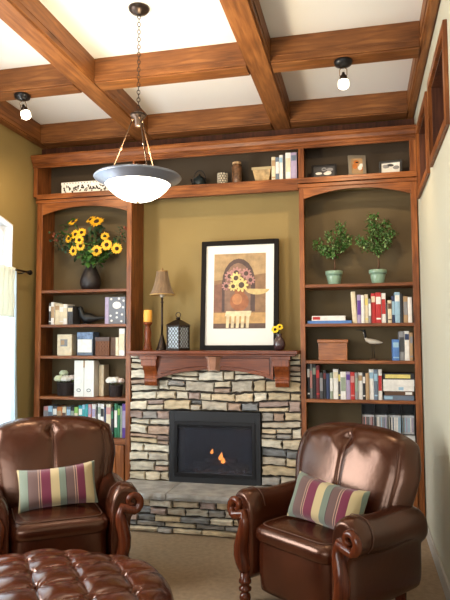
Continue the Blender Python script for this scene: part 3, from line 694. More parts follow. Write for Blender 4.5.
for bay in range(4):
    a = r0+(r1-r0-.005)*bay/4+.006; b = r0+(r1-r0-.005)*(bay+1)/4-.001
    for i in range(9):
        x = a+(b-a)*i/9
        c = random.choice(['grey', 'white', 'skyblue', 'lavender', 'slate', 'black', 'white'] if bay else ['pink', 'black', 'white', 'maroon', 'grey'])
        m = MB().box(x, x+.0092, .045, .17, zc_-.0045, zc_-.0045+.145+random.uniform(0, .002), 0)
        m.box(x+.0012, x+.0080, .0445, .045, zc_+.01, zc_+.125, 1)
        tag(m.build('cd_case', [mat('cd_plastic_%d' % (bay*9+i), (.5, .52, .56), .25), pm(c)]), 'slim %s CD case, %s from left in the rack\'s %s bay' % (dict(skyblue='light blue').get(c, c), ORD[i], ('leftmost', 'second', 'third', 'rightmost')[bay]), 'CD case', 'CD cases in the rack')

# ================================================================ LEFT BOOKCASE OBJECTS
VB = (-1.255, .14, LS[0]+.0005)
tag(MB().lathe([(.060, 0), (.080, .012), (.095, .05), (.098, .085), (.088, .13), (.066, .18), (.048, .215), (.044, .232), (.050, .248), (.040, .247), (.032, .23), (.034, .21)], VB, 28).build('vase', mat('black_glaze', (.014, .010, .010), .5, coat=.05)), 'tall dark bottle-shaped vase holding the sunflowers', 'vase')
vb = Vector((VB[0], VB[1], VB[2]+.17))
heads = [('sunflower at the upper left of the bouquet facing up', (-1.394, 0.05, 2.622), 0.056, (-0.3, -0.9, 1)),
 ('broad sunflower at the very top of the bouquet', (-1.161, 0.05, 2.612), 0.075, (0.1, -0.8, 0.75)),
 ('sunflower behind the top one, petals spread to the left', (-1.242, 0.1, 2.645), 0.06, (-0.3, -0.7, 0.8)),
 ('second sunflower from the left along the top of the tight cluster', (-1.36, 0.03, 2.5), 0.05, (-0.2, -1, 0.3)),
 ('uppermost sunflower of the tight cluster left of the pale leaf', (-1.292, 0.02, 2.512), 0.05, (0, -1, 0.4)),
 ('leftmost sunflower of the tight cluster', (-1.435, 0.05, 2.468), 0.048, (-0.5, -1, 0.2)),
 ('sunflower in the middle of the tight cluster', (-1.305, 0.0, 2.44), 0.05, (0, -1, 0.1)),
 ('lower left sunflower of the tight cluster', (-1.372, 0.02, 2.345), 0.052, (-0.3, -1, 0)),
 ('sunflower low in the cluster just left of the green leaf', (-1.293, 0.0, 2.385), 0.05, (0.1, -1, 0)),
 ('sunflower low on the right, just above the vase', (-1.133, 0.0, 2.336), 0.058, (0, -1, 0.1)),
 ('large round sunflower right of centre facing the room', (-1.035, 0.0, 2.385), 0.06, (0.05, -1, 0.15)),
 ('rightmost sunflower of the bouquet', (-0.945, 0.02, 2.35), 0.056, (0.3, -1, 0.1)),
 ('small half-hidden orange sunflower behind the stems at right', (-1.094, 0.09, 2.482), 0.046, (0.2, -1, 0.4))]
for i, (lab, h, r, n) in enumerate(heads):
    sunflower(lab, (vb.x+.015*math.cos(i*2.1), vb.y+.015*math.sin(i*2.1), vb.z-.01), h, r, n, group='sunflowers in the dark vase')
def leaf(m, p, d, L, wd, up_=Vector((0, 0, 1)), mi=0):
    d = d.normalized(); s = d.cross(up_)
    if s.length < .1: s = Vector((1, 0, 0))
    s.normalize(); n = s.cross(d)
    m.q([p, p+d*L*.3+s*wd*.8-n*L*.03, p+d*L*.62+s*wd*.8-n*L*.03, p+d*L-n*L*.12, p+d*L*.62-s*wd*.8-n*L*.03, p+d*L*.3-s*wd*.8-n*L*.03, p+d*L*.3+n*L*.03, p+d*L*.62+n*L*.03],
        [(0, 1, 6), (0, 6, 5), (1, 2, 7, 6), (6, 7, 4, 5), (2, 3, 7), (7, 3, 4)], mi, True)
def rv(a=1): return Vector((random.uniform(-a, a), random.uniform(-a, a), random.uniform(-a, a)))
def sprig(label, base, tip, n, L, wd, mt, spread=.05, berries=False):
    base, tip = Vector(base), Vector(tip); t = thing('foliage_sprig', label, 'foliage', base, group='greenery in the sunflower bouquet')
    pts = [base.lerp(tip, i/8)+Vector((0, 0, .03*math.sin(PI*i/8))) for i in range(9)]
    MB().tube(pts, .0028, 5).build('stem', STEM, t)
    m = MB()
    for i in range(n):
        a = random.uniform(.45, 1.05); p = base.lerp(tip, a)+rv(spread)*a
        p.y = min(p.y, .24); d = rv(); d.y -= .3; leaf(m, p, d, L*random.uniform(.7, 1.2), wd)
    m.build('leaves', mt, t, weld=False)
    if berries:
        m = MB()
        for i in range(7): m.ball(tip+rv(.035), random.uniform(.008, .016), 8)
        m.build('buds', mat('russet_bud', (.22, .06, .03), .6), t)
DKG = mat('dark_foliage', (.03, .07, .03), .6, var=(12, .4))
sprig('dusky sprig with russet buds at the bouquet\'s far left', vb, (-1.60, .10, 2.50), 80, .045, .012, DKG, .07, True)
sprig('dusky sprig with russet buds at the bouquet\'s far right', vb, (-.91, .12, 2.52), 70, .042, .012, DKG, .06, True)
sprig('dark leafy stem filling the upper left of the bouquet', vb, (-1.45, .13, 2.56), 90, .06, .020, GREEN, .09)
sprig('bright green leaves directly above the vase neck', vb, (-1.24, .05, 2.36), 60, .065, .026, GREEN, .065)
sprig('large pale green leaf right of the bouquet centre', vb, (-1.165, .02, 2.44), 9, .095, .040, PALEG, .03)
sprig('green leaves behind the lower right sunflowers', vb, (-1.05, .10, 2.40), 80, .06, .022, GREEN, .09)
sprig('leafy stem rising behind the top sunflowers', vb, (-1.20, .15, 2.56), 80, .055, .019, DKG, .09)

def bird_mesh(P, pts, rr): return MB().tube(pts, rr, 14)
# dark bird figurine
t = thing('bird_figurine', 'dark carved bird figurine with a long tail on the left bookcase', 'figurine', (-1.27, .13, LS[1]))
z = LS[1]
MB().tube([(-1.352, .12, z+.17), (-1.345, .12, z+.155), (-1.335, .12, z+.125), (-1.325, .12, z+.085), (-1.295, .12, z+.065), (-1.25, .13, z+.06), (-1.20, .13, z+.055), (-1.14, .14, z+.062), (-1.06, .14, z+.058)],
   [.008, .022, .024, .030, .048, .046, .028, .013, .006], 16).build('body', mat('dark_patina', (.014, .015, .016), .4, .3), t)
MB().lathe([(.008, 0), (.004, .03), (.001, .05)], n=8, T=Matrix.Translation((-1.345, .12, z+.152)) @ Matrix.Rotation(-PI/2, 4, 'Y')).build('beak', BLACK, t)
MB().lathe([(.05, 0), (.05, .008), (.03, .014), (.02, .03)], (-1.285, .12, z+.0005), 16).build('base', BLACK, t)
# patterned album
t = thing('patterned_album', 'grey album with white dots and oval label at the shelf\'s right end', 'album', (-.96, .06, LS[1]))
MB().box(-1.030, -.868, .045, .062, z+.0005, z+.245).build('cover', mat('grey_blue_print', (.16, .175, .21), .6), t, .002)
MB().box(-1.066, -1.030, .045, .065, z+.0005, z+.245).build('spine', pm('lavender'), t, .002)
MB().box(-1.055, -.870, .0625, .085, z+.003, z+.242).build('pages', pm('pages'), t)
def disc(mb, x, zz, rx, rz, y, mi=0, n=16): mb.q([(x+rx*math.cos(2*PI*i/n), y, zz+rz*math.sin(2*PI*i/n)) for i in range(n)]+[(x+rx*math.cos(2*PI*i/n), y+.001, zz+rz*math.sin(2*PI*i/n)) for i in range(n)], [tuple(range(n)), tuple(range(2*n-1, n-1, -1))]+[(i, (i+1) % n, n+(i+1) % n, n+i) for i in range(n)], mi, False)
m = MB(); disc(m, -.95, z+.17, .042, .032, .0435); m.build('oval_label', pm('white'), t)
for dx, dz in ((-.06, .075), (0, .06), (.05, .085), (.06, .15), (-.055, .225), (.02, .23), (-.05, .03), (.045, .025), (0, .1), (.065, .21)):
    m = MB(); disc(m, -.95+dx, z+dz, .011, .010, .0435, n=10); m.build('dot', pm('white'), t)
# lower shelf of boxes
z = LS[2]+.0005
t = thing('keepsake_box', 'cream keepsake box with small picture, leftmost on its shelf', 'box', (-1.465, .1, z))
MB().box(-1.538, -1.392, .05, .15, z, z+.195).build('body', pm('cream'), t, .003); MB().box(-1.505, -1.435, .0485, .05, z+.085, z+.15).build('picture', pm('grey'), t)
m = MB(); m.box(-1.500, -1.465, .048, .0485, z+.10, z+.14)
m.build('picture_detail', pm('tan'), t)
t = thing('photo_box', 'blue photo box with white front label in the middle of its shelf', 'box', (-1.26, .1, z))
MB().box(-1.338, -1.184, .05, .18, z, z+.16).build('body', pm('slate'), t, .003); MB().box(-1.341, -1.181, .047, .183, z+.150, z+.215).build('lid', mat('blue_mottled_lid', (.13, .2, .33), .5, var=(30, .6)), t, .003)
MB().box(-1.330, -1.192, .0455, .0470, z+.03, z+.148).build('label', pm('white'), t)
t = thing('woven_box', 'brown woven basket box with dark lid', 'basket', (-1.06, .12, z))
WV = mat('brown_weave', (.20, .085, .045), .8)
m = MB()
for i in range(9):
    for j in range(7):
        x = -1.157+i*.0148; zz = z+.004+j*.018; m.box(x, x+.013, .05-(.003 if (i+j) % 2 else .0), .06, zz, zz+.0165)
m.box(-1.158, -1.025, .056, .18, z, z+.132); m.build('body', WV, t, .001)
m = MB(); m.box(-1.161, -1.022, .046, .184, z+.132, z+.168); m.build('lid', mat('taupe_lid', (.12, .085, .08), .7), t, .003)
tag(MB().box(-1.018, -.968, .07, .18, z, z+.168).build('box', pm('brown'), None, .002), 'narrow dark brown box right of the woven basket', 'box')
m, mats = book_mesh(.030, .14, .165, 'cream', None, Matrix.Translation((-.962, .05, z))); tag(m.build('book', mats), 'short cream book beside the tall ivory one, left bookcase', 'book')
m, mats = book_mesh(.056, .15, .245, 'white', ('cream', [(.2, .8)]), Matrix.Translation((-.928, .045, z))); tag(m.build('book', mats), 'tall ivory book at the right end of the box shelf', 'book')
# flowers in baskets + magazine files
z = LS[3]+.0005
WICK = mat('dark_wicker', (.03, .018, .016), .8, bump=(120, .9))
def basket(label, cx, cy, r, h, n):
    t = thing('wicker_basket', label, 'basket', (cx, cy, z), group='dark wicker flower baskets')
    m = MB()
    m.grid(lambda u, v: (cx+(r*(.9+.1*v)+.003*math.cos(2*PI*u*18+PI*int(v*9.99)))*math.cos(2*PI*u), cy+(r*(.9+.1*v)+.003*math.cos(2*PI*u*18+PI*int(v*9.99)))*math.sin(2*PI*u), z+h*v), 72, 11, True)
    m.lathe([(r*.86, .002), (r*.86, .004)], (cx, cy, z), 20); m.build('body', WICK, t)
    MB().tube([(cx+r*math.cos(2*PI*i/24), cy+r*math.sin(2*PI*i/24), z+h) for i in range(24)], .006, 7, closed=True).build('rim', WICK, t)
    return t
basket('dark wicker basket left of the white magazine files', -1.485, .13, .080, .115, 1)
basket('small dark wicker basket right of the magazine files', -.975, .10, .060, .10, 1)
WP = mat('white_petal', (.80, .78, .70), .6, sheen=.2); WPG = mat('greenish_petal', (.66, .72, .50), .6); WPP = mat('blush_petal', (.70, .58, .52), .6)
def blossom(label, p, r, mt, rest):
    p = Vector(p); t = thing('white_blossom', label, 'flower', (p.x, p.y, rest), group='silk blossoms in wicker baskets')
    MB().tube([(p.x, p.y, rest), p-Vector((0, 0, r*.3))], .003, 5).build('stem', STEM, t)
    m = MB()
    for ring, (nr, rr, el) in enumerate(((6, 1.0, .15), (6, .8, .7), (4, .5, 1.15))):
        for i in range(nr):
            a = 2*PI*i/nr+ring*.5; d = Vector((math.cos(a)*math.cos(el), math.sin(a)*math.cos(el), math.sin(el)))
            c0 = p+d*r*.55*rr
            m.ball(c0, r*.50, 8, sc3=(1, 1, .9))
    m.build('petals', mt, t, weld=False)
for lab, p, r, mt in (('greenish white blossom, front left in the left wicker basket', (-1.535, .09, z+.150), .050, WPG), ('greenish blossom standing highest in the left wicker basket', (-1.515, .14, z+.200), .045, WPG),
                      ('white blossom in the middle of the left wicker basket', (-1.465, .09, z+.150), .050, WP), ('pinkish white blossom, rightmost in the left wicker basket', (-1.415, .12, z+.160), .042, WPP)):
    blossom(lab, p, r, mt, z+.01)
for lab, p, r, mt in (('large white blossom at the left of the small wicker basket', (-1.015, .08, z+.140), .050, WP), ('white blossom in the centre of the small wicker basket', (-.97, .08, z+.145), .046, WP), ('blush white blossom hanging right of the small wicker basket', (-.925, .09, z+.14), .038, WPP)):
    blossom(lab, p, r, mt, z+.01)
FILE = mat('white_file_card', (.78, .76, .70), .6); FILES = mat('cream_file_card', (.62, .53, .36), .6)
for i, (a, b) in enumerate(((-1.352, -1.258), (-1.254, -1.160))):
    t = thing('magazine_file', ('white magazine file, the left of the pair', 'white magazine file, the right of the pair beside the small basket')[i], 'magazine file', ((a+b)/2, .1, z), group='pair of white magazine files')
    m = MB(); m.box(a, b, .03, .034, z, z+.325)
    for x in (a, b-.004): m.prism([(.034, z), (.27, z), (.27, z+.20), (.12, z+.325), (.034, z+.325)], 'x', x, x+.004)
    m.box(a+.004, b-.004, .034, .27, z, z+.004); m.box(a+.004, b-.004, .266, .27, z+.004, z+.20)
    m.build('body', FILE, t)
    cx = (a+b)/2
    MB().tube([(cx+.018*math.cos(2*PI*k/16), .026, z+.058+.013*math.sin(2*PI*k/16)) for k in range(16)], .0022, 6, closed=True).build('ring_pull', BLACK, t)
    MB().box(cx-.03, cx+.03, .0285, .03, z+.12, z+.18).build('label_plate', pm('white'), t)
    MB().box(a+.010, b-.010, .045, .22, z+.006, z+.285).build('papers', pm('pages'), t)
t = bx('ribbon', pm('tan'), -1.262, -1.250, .024, .0295, z+.262, z+.325, bevel=0); tag(t, 'tan ribbon hanging between the two magazine files', 'ribbon')
tag(bx('folder', pm('cream'), -1.152, -1.105, .12, .24, z, z+.285), 'cream folder tucked behind the right magazine file', 'folder')

# ================================================================ TOP NICHE OBJECTS
z = 2.8885
t = thing('patterned_box', 'long white box with black floral pattern, top left niche', 'box', (-1.27, .12, z))
MB().box(-1.520, -1.025, .05, .20, z, z+.085).build('body', pm('white'), t, .003); MB().box(-1.523, -1.022, .047, .203, z+.085, z+.112).build('lid', pm('white'), t, .003)
m = MB(); random.seed(5)
for i in range(34):
    x = -1.505+.47*(i+.5)/34; zz = z+random.uniform(.012, .075)
    for k in range(3): disc(m, x+random.uniform(-.01, .01), zz+random.uniform(-.01, .01), random.uniform(.005, .010), random.uniform(.005, .009), .0488, n=7)
m.build('pattern', BLACK, t, weld=False)
m = MB()
for i in range(16): disc(m, -1.505+.47*(i+.5)/16, z+.1, .006, .004, .0458, n=7)
m.build('lid_pattern', BLACK, t, weld=False)
t = thing('teapot', 'dark iron teapot in the top niche right of the pendant lamp', 'teapot', (-.195, .12, z))
MB().lathe([(.03, 0), (.05, .01), (.060, .04), (.055, .075), (.03, .095), (.03, .10), (.008, .108), (.010, .12), (.003, .128)], (-.195, .12, z), 20).build('body', mat('dark_iron', (.02, .028, .03), .45, .5), t)
MB().tube([(-.195+.055*math.cos(PI*i/10), .12, z+.075+.085*math.sin(PI*i/10)) for i in range(11)], .004, 6).build('handle', BLACK, t)
MB().tube([(-.25, .12, z+.04), (-.268, .12, z+.06), (-.275, .12, z+.085)], [.012, .009, .007], 8).build('spout', BLACK, t)
t = thing('votive_holder', 'mosaic glass votive holder in the top niche', 'votive holder', (.02, .11, z))
MB().lathe([(.042, 0), (.045, .004), (.045, .118), (.041, .118), (.041, .01)], (.02, .11, z), 24).build('cup', mat('smoked_cup', (.05, .04, .03), .3), t)
m = MB()
for i in range(12):
    for j in range(5):
        a = 2*PI*(i+.5*(j % 2))/12; RR = Matrix.Translation((.02, .11, z)) @ Matrix.Rotation(a, 4, 'Z'); m.box(.0445, .0475, -.008, .008, .01+j*.021, .026+j*.021, T=RR)
m.build('mosaic_tiles', mat('pearl_tile', (.62, .55, .42), .2), t)
t = thing('glass_cylinder', 'tall spiced candle jar with pale lid beside the votive', 'candle jar', (.15, .11, z))
MB().lathe([(.040, 0), (.044, .006), (.044, .165), (.038, .172), (.034, .185)], (.15, .11, z), 20).build('body', mat('spiced_amber', (.16, .08, .04), .3, var=(40, .8)), t)
MB().lathe([(.036, .185), (.041, .187), (.041, .204), (.034, .208)], (.15, .11, z), 20).build('lid', pm('tan'), t)
t = thing('planter', 'flared square tan planter beside the top row of books', 'planter', (.383, .12, z))
m = MB(); a, b = .055, .083
m.q([(.383-a, .12-a, z), (.383+a, .12-a, z), (.383+a, .12+a, z), (.383-a, .12+a, z), (.383-b, .12-b, z+.125), (.383+b, .12-b, z+.125), (.383+b, .12+b, z+.125), (.383-b, .12+b, z+.125),
     (.383-b+.01, .12-b+.01, z+.125), (.383+b-.01, .12-b+.01, z+.125), (.383+b-.01, .12+b-.01, z+.125), (.383-b+.01, .12+b-.01, z+.125), (.383-a, .12-a, z+.02), (.383+a, .12-a, z+.02), (.383+a, .12+a, z+.02), (.383-a, .12+a, z+.02)],
    [(0, 3, 2, 1)]+[(i, (i+1) % 4, 4+(i+1) % 4, 4+i) for i in range(4)]+[(4+i, 4+(i+1) % 4, 8+(i+1) % 4, 8+i) for i in range(4)]+[(8+i, 8+(i+1) % 4, 12+(i+1) % 4, 12+i) for i in range(4)]+[(12, 13, 14, 15)])
m.build('body', mat('mottled_tan_ceramic', (.40, .27, .12), .6, var=(22, .4)), t)
m = MB()
m.box(.383-b-.003, .383+b+.003, .12-b-.003, .12-b, z+.105, z+.128); m.build('rim_band', mat('straw_band', (.42, .33, .18), .7), t)
def photo(label, x, y, z, W, H, fm, fr, tilt, rz, c1, c2, c3):
    t = thing('framed_photo', label, 'photo frame', (x, y, z), group='photo frames in the top right niche')
    T = Matrix.Translation((x, y, z)) @ Matrix.Rotation(rz, 4, 'Z') @ Matrix.Rotation(-tilt, 4, 'X'); m = MB()
    for a in ((-W/2, -W/2+fr, 0, H), (W/2-fr, W/2, 0, H), (-W/2+fr, W/2-fr, 0, fr), (-W/2+fr, W/2-fr, H-fr, H)): m.box(a[0], a[1], -.014, 0, a[2], a[3], T=T)
    m.build('frame', fm, t, .002)
    m = MB(); m.box(-W/2+fr, W/2-fr, -.006, -.001, fr, H-fr, 0, T)
    random.seed(int(x*100))
    for k in range(5):
        cx = random.uniform(-.25, .25)*W; cz = H*random.uniform(.35, .7); rx = W*random.uniform(.08, .16); rz_ = H*random.uniform(.08, .16)
        n = 10; m.q([T @ Vector((cx+rx*math.cos(2*PI*i/n), -.0062-.0002*k, cz+rz_*math.sin(2*PI*i/n))) for i in range(n)], [tuple(range(n))], 1+k % 2, False)
    m.build('photograph', [pm(c1), pm(c2), pm(c3)], t)
    MB().box(-.012, .012, .0, .004, .0, H*.75, T=Matrix.Translation((x, y, z)) @ Matrix.Rotation(rz, 4, 'Z') @ Matrix.Translation((0, H*.38, 0.002)) @ Matrix.Rotation(.42, 4, 'X')).build('easel_back', BLACK, t)
BF = mat('black_frame_paint', (.012, .01, .01), .3); SF = mat('champagne_frame', (.38, .34, .27), .3, .6)
photo('black photo frame with pale picture, left in the top right niche', .915, .10, z, .215, .135, BF, .018, .22, 0, 'charcoal', 'white', 'grey')
photo('upright champagne photo frame with reddish picture, middle of the niche', 1.195, .10, z, .150, .200, SF, .028, .2, .18, 'tan', 'orange', 'white')
photo('small silver landscape photo frame, right in the niche', 1.465, .10, z, .190, .130, mat('pewter_frame', (.10, .10, .10), .25, .8), .02, .2, -.12, 'white', 'grey', 'charcoal')

# ================================================================ RIGHT BOOKCASE OBJECTS
CEL = mat('celadon_glaze', (.25, .39, .29), .3, coat=.3, var=(6, .15)); SOIL = mat('soil', (.03, .02, .012), .95, bump=(80, 1)); BARK = mat('twig_bark', (.10, .05, .025), .8)
TL = [mat('myrtle_leaf', (.055, .17, .03), .45, var=(20, .5)), mat('myrtle_leaf_pale', (.24, .38, .15), .45)]
def topiary(label, x, y, z, blobs, stemtop):
    t = thing('potted_topiary', label, 'plant', (x, y, z), group='potted myrtles on the top shelf')
    p = MB().lathe([(.046, 0), (.050, .006), (.062, .07), (.064, .085), (.072, .087), (.074, .118), (.068, .120), (.064, .10)], (x, y, z), 28).build('pot', CEL, t)
    MB().lathe([(.064, .104), (.02, .112), (.001, .110)], (x, y, z), 16, cap=False).build('soil', SOIL, t)
    m = MB(); top = Vector(stemtop)
    m.tube([(x, y, z+.10), Vector((x, y, z+.10)).lerp(top, .5)+Vector((.006, 0, 0)), top], [.009, .008, .006], 7)
    tips = []
    for c, r, n in blobs:
        c = Vector(c)
        for i in range(max(4, n//10)):
            e = c+rv(1).normalized()*r*random.uniform(.5, 1); e.y = max(.015, min(.26, e.y)); md = top.lerp(e, .5)+rv(.015)
            m.tube([top, md, e], [.003, .002, .0012], 4); tips += [(md, e)]*2
    m.build('branches', BARK, t, weld=False)
    m = MB()
    for c, r, n in blobs:
        c = Vector(c)
        for i in range(n):
            p_ = c+rv(1).normalized()*r*random.random()**.45; p_.y = max(.012, min(.265, p_.y))
            leaf(m, p_, rv()+(p_-c)*4, random.uniform(.020, .034), .0085, mi=0 if random.random() < .7 else 1)
    for md, e in tips:
        for i in range(6):
            p_ = md.lerp(e, random.uniform(.3, 1.1)); leaf(m, p_, rv(), random.uniform(.020, .032), .008, mi=random.choice((0, 1)))
    m.build('leaves', TL, t, weld=False)
random.seed(21)
z = RS[0]+.0005
topiary('left potted myrtle with wide forked crown in celadon pot', .985, .12, z, [((.855, .12, 2.33), .055, 70), ((.92, .10, 2.27), .055, 80), ((.94, .13, 2.41), .04, 36), ((1.03, .12, 2.31), .065, 110), ((1.05, .12, 2.46), .06, 80), ((1.10, .13, 2.36), .055, 80), ((.98, .12, 2.26), .05, 70)], (.99, .12, 2.20))
topiary('right potted myrtle with taller upright crown in celadon pot', 1.345, .12, z, [((1.31, .12, 2.52), .065, 90), ((1.33, .12, 2.42), .085, 150), ((1.40, .11, 2.34), .075, 120), ((1.27, .12, 2.31), .065, 80), ((1.20, .12, 2.35), .045, 50), ((1.46, .12, 2.41), .055, 60), ((1.35, .1, 2.27), .055, 80), ((1.42, .12, 2.48), .04, 40)], (1.35, .12, 2.22))
z = RS[2]+.0005
t = thing('wooden_box', 'lidded wooden keepsake box on the third shelf, right bookcase', 'box', (.965, .12, z))
bw = wood('oiled_teak', 'x', (.15, .045, .010), (.33, .11, .025), (.46, .17, .045), rough=.3, scale=1.6)
MB().box(.850, 1.085, .05, .20, z, z+.145).build('body', bw, t, .003)
MB().box(.842, 1.093, .042, .208, z+.1455, z+.172).build('lid', bw, t, .004)
t = thing('shorebird_figurine', 'pale wading bird figurine with long black beak beside the blue book', 'figurine', (1.28, .12, z))
MB().tube([(1.222, .12, z+.235), (1.228, .12, z+.215), (1.232, .12, z+.19), (1.243, .12, z+.168), (1.272, .12, z+.157), (1.31, .12, z+.152), (1.345, .12, z+.147), (1.372, .12, z+.145)], [.010, .009, .009, .014, .022, .021, .013, .003], 12).build('body', [mat('driftwood_white', (.62, .55, .45), .6)], t)
m = MB(); m.ball((1.224, .12, z+.240), .014, 12); m.tube([(1.216, .12, z+.243), (1.19, .12, z+.250), (1.155, .12, z+.249)], [.006, .003, .0012], 7)
m.tube([(1.226, .12, z+.238), (1.231, .1195, z+.21), (1.234, .12, z+.185)], [.012, .0105, .0105], 10)
m.build('head', BLACK, t)
MB().tube([(1.285, .12, z+.01), (1.285, .12, z+.145)], .0018, 6).build('leg', BLACK, t); MB().tube([(1.305, .12, z+.01), (1.300, .12, z+.145)], .0018, 6).build('leg', BLACK, t)
MB().lathe([(.034, 0), (.034, .008), (.028, .012)], (1.295, .12, z), 16).build('base', pm('brown'), t)

# ================================================================ LIGHT FITTINGS
EM = lambda n, c, s: mat(n, (.9, .85, .75), .4, emit=c, es=s)
def spot(label, x, y, aim):
    t = thing('ceiling_spotlight', label, 'spotlight', (x, y, BZ), group='small ceiling spotlights')
    MB().lathe([(.060, 0), (.062, -.008), (.055, -.028), (.030, -.040), (.012, -.046)][::-1], (x, y, BZ), 28).build('canopy', BLACK, t)
    T = Matrix.Translation((x, y, BZ-.046)) @ Matrix.Rotation(aim, 4, 'Y') @ Matrix.Rotation(.15, 4, 'X')
    m = MB()
    for sx in (-1, 1): m.tube([T @ Vector(v) for v in ((0, 0, .004), (sx*.024, 0, -.012), (sx*.024, 0, -.05), (sx*.012, 0, -.055))], .003, 6)
    m.build('yoke', BRASS, t)
    MB().lathe([(.008, -.03), (.012, -.045), (.024, -.056), (.026, -.078), (.022, -.08)][::-1], n=18, T=T).build('socket', BRONZE, t)
    MB().lathe([(.022, -.078), (.033, -.084), (.036, -.105), (.034, -.128), (.020, -.140), (.002, -.143)][::-1], n=20, T=T).build('bulb', EM('spot_glow', (1, .86, .62), 12), t)
    l = bpy.data.lights.new('spot_lamp', 'SPOT'); l.energy = 42; l.color = (1, .74, .45); l.spot_size = 2.3; l.spot_blend = .7; l.shadow_soft_size = .03
    o = bpy.data.objects.new('spot_lamp', l); COL.objects.link(o); o.parent = t
    o.location = (.02*aim, .02, -.22)
    d = Vector((.1*aim, .75, -1)); o.rotation_euler = d.to_track_quat('-Z', 'Y').to_euler()
spot('small black ceiling spotlight on the left bay cross beam, over the window wall', -1.275, -1.03, -.22)
spot('small black ceiling spotlight on the right bay cross beam', 1.118, -1.03, 0)

px, py = -.096, -1.65; RZ = 2.455
t = thing('pendant_light', 'hanging pendant lamp with pewter dish and glowing white glass bowl', 'pendant lamp', (px, py, CZ))
MB().lathe([(.012, -.045), (.02, -.040), (.050, -.028), (.064, -.012), (.066, 0)], (px, py, CZ), 28).build('canopy', BRONZE, t)
m = MB(); zt, zb = CZ-.045, 2.895; n = 26; L = (zt-zb)/n
for i in range(n):
    cz = zt-(i+.5)*L; a = PI/2*(i % 2)+.4
    m.tube([(px+.0095*math.cos(q)*math.cos(a), py+.0095*math.cos(q)*math.sin(a), cz+(L*.60)*math.sin(q)) for q in [2*PI*k/12 for k in range(12)]], .0024, 5, closed=True)
m.build('chain', BRONZE, t, weld=False)
MB().lathe([(.012, -.075), (.02, -.07), (.024, -.03), (.046, -.012), (.050, 0), (.030, .012), (.008, .02)], (px, py, 2.885), 24).build('hub', BRONZE, t)
for k in range(3):
    a = 2*PI*k/3+1.2; c, s = math.cos(a), math.sin(a)
    p0 = Vector((px+.030*c, py+.030*s, 2.87)); p1 = Vector((px+.185*c, py+.185*s, RZ+.03))
    m = MB().tube([p0, p1], .0038, 7)
    for q in (.02, .5, .98):
        c0 = p0.lerp(p1, q); m.tube([c0+(p1-p0).normalized()*d for d in (-.016, -.008, 0, .008, .016)], [.004, .008, .010, .008, .004], 8)
    m.build('rod', mat('aged_brass', (.08, .045, .025), .55, .5), t)
MB().lathe([(.196, -.004), (.206, -.002), (.210, .010), (.228, .014), (.232, .024), (.258, .030), (.264, .038), (.258, .046), (.23, .046), (.19, .04), (.186, .01)], (px, py, RZ), 56, cap=False).build('dish', PEWTER, t)
MB().lathe([(.001, -.108), (.045, -.105), (.095, -.090), (.137, -.066), (.172, -.034), (.196, -.002), (.200, .004)], (px, py, RZ), 48, cap=False).build('glass_bowl', mat('alabaster_glow', (.95, .92, .85), .3, emit=(1, .90, .74), es=5), t)
MB().lathe([(.002, -.120), (.007, -.117), (.009, -.111), (.006, -.105)], (px, py, RZ), 12).build('finial', BRASS, t)
l = bpy.data.lights.new('pendant_lamp', 'POINT'); l.energy = 55; l.color = (1, .80, .52); l.shadow_soft_size = .10
o = bpy.data.objects.new('pendant_lamp', l); COL.objects.link(o); o.parent = t; o.location = (0, 0, RZ+.16-CZ)

# ================================================================ CURTAINS
t = thing('curtain_rod', 'thin black curtain rod with ball finial on the left wall', 'curtain rod', (XL, -.8, 2.14))
MB().tube([(-1.735, -1.75, 2.14), (-1.735, -.15, 2.14)], .008, 10).build('rod', BLACK, t)
m = MB().lathe([(.008, 0), (.012, .004), (.012, .012), (.008, .016), (.020, .03), (.024, .045), (.018, .062), (.004, .072)], n=16, T=Matrix.Translation((-1.735, -.152, 2.14)) @ Matrix.Rotation(-PI/2, 4, 'X'))
m.build('finial', BLACK, t)
MB().tube([(XL+.001, -.20, 2.125), (-1.76, -.20, 2.125), (-1.735, -.20, 2.132)], .006, 8).build('bracket', BLACK, t)
def cloth(name, col, tr):
    m = bpy.data.materials.new(name); m.use_nodes = True; nt = m.node_tree; b = nt.nodes['Principled BSDF']
    b.inputs['Base Color'].default_value = (*col, 1); b.inputs['Roughness'].default_value = .9
    t_ = nt.nodes.new('ShaderNodeBsdfTranslucent'); t_.inputs[0].default_value = (*col, 1)
    mx = nt.nodes.new('ShaderNodeMixShader'); mx.inputs[0].default_value = tr
    nt.links.new(b.outputs[0], mx.inputs[1]); nt.links.new(t_.outputs[0], mx.inputs[2])
    nt.links.new(mx.outputs[0], nt.nodes['Material Output'].inputs[0]); return m
def curtain(name, label, x, y0, y1, z0, z1, mt, folds, amp, flare=0):
    m = MB()
    def fn(u, v):
        y = y0+(y1-y0)*u; zz = z1+(z0-z1)*v; y += (y-y0)*flare*v
        return (x+amp*(.5+.5*v)*math.sin(2*PI*folds*u)+.004*math.sin(9*u+5*v), y+.006*math.sin(4*PI*v+6*u)*v, zz)
    m.grid(fn, folds*10, 20)
    o = m.build(name, mt); s = o.modifiers.new('thick', 'SOLIDIFY'); s.thickness = .0015
    return tag(o, label, 'curtain')
curtain('sheer_curtain', 'long sheer bluish white curtain over the left window', -1.745, -1.62, -.31, .02, 2.13, cloth('sheer_voile', (.80, .88, .92), .75), 15, .014, .08)
curtain('valance', 'short cream ruffled curtain layer hanging from the black rod', -1.705, -1.60, -.395, 1.72, 2.15, cloth('cream_voile', (.85, .80, .68), .6), 18, .010)

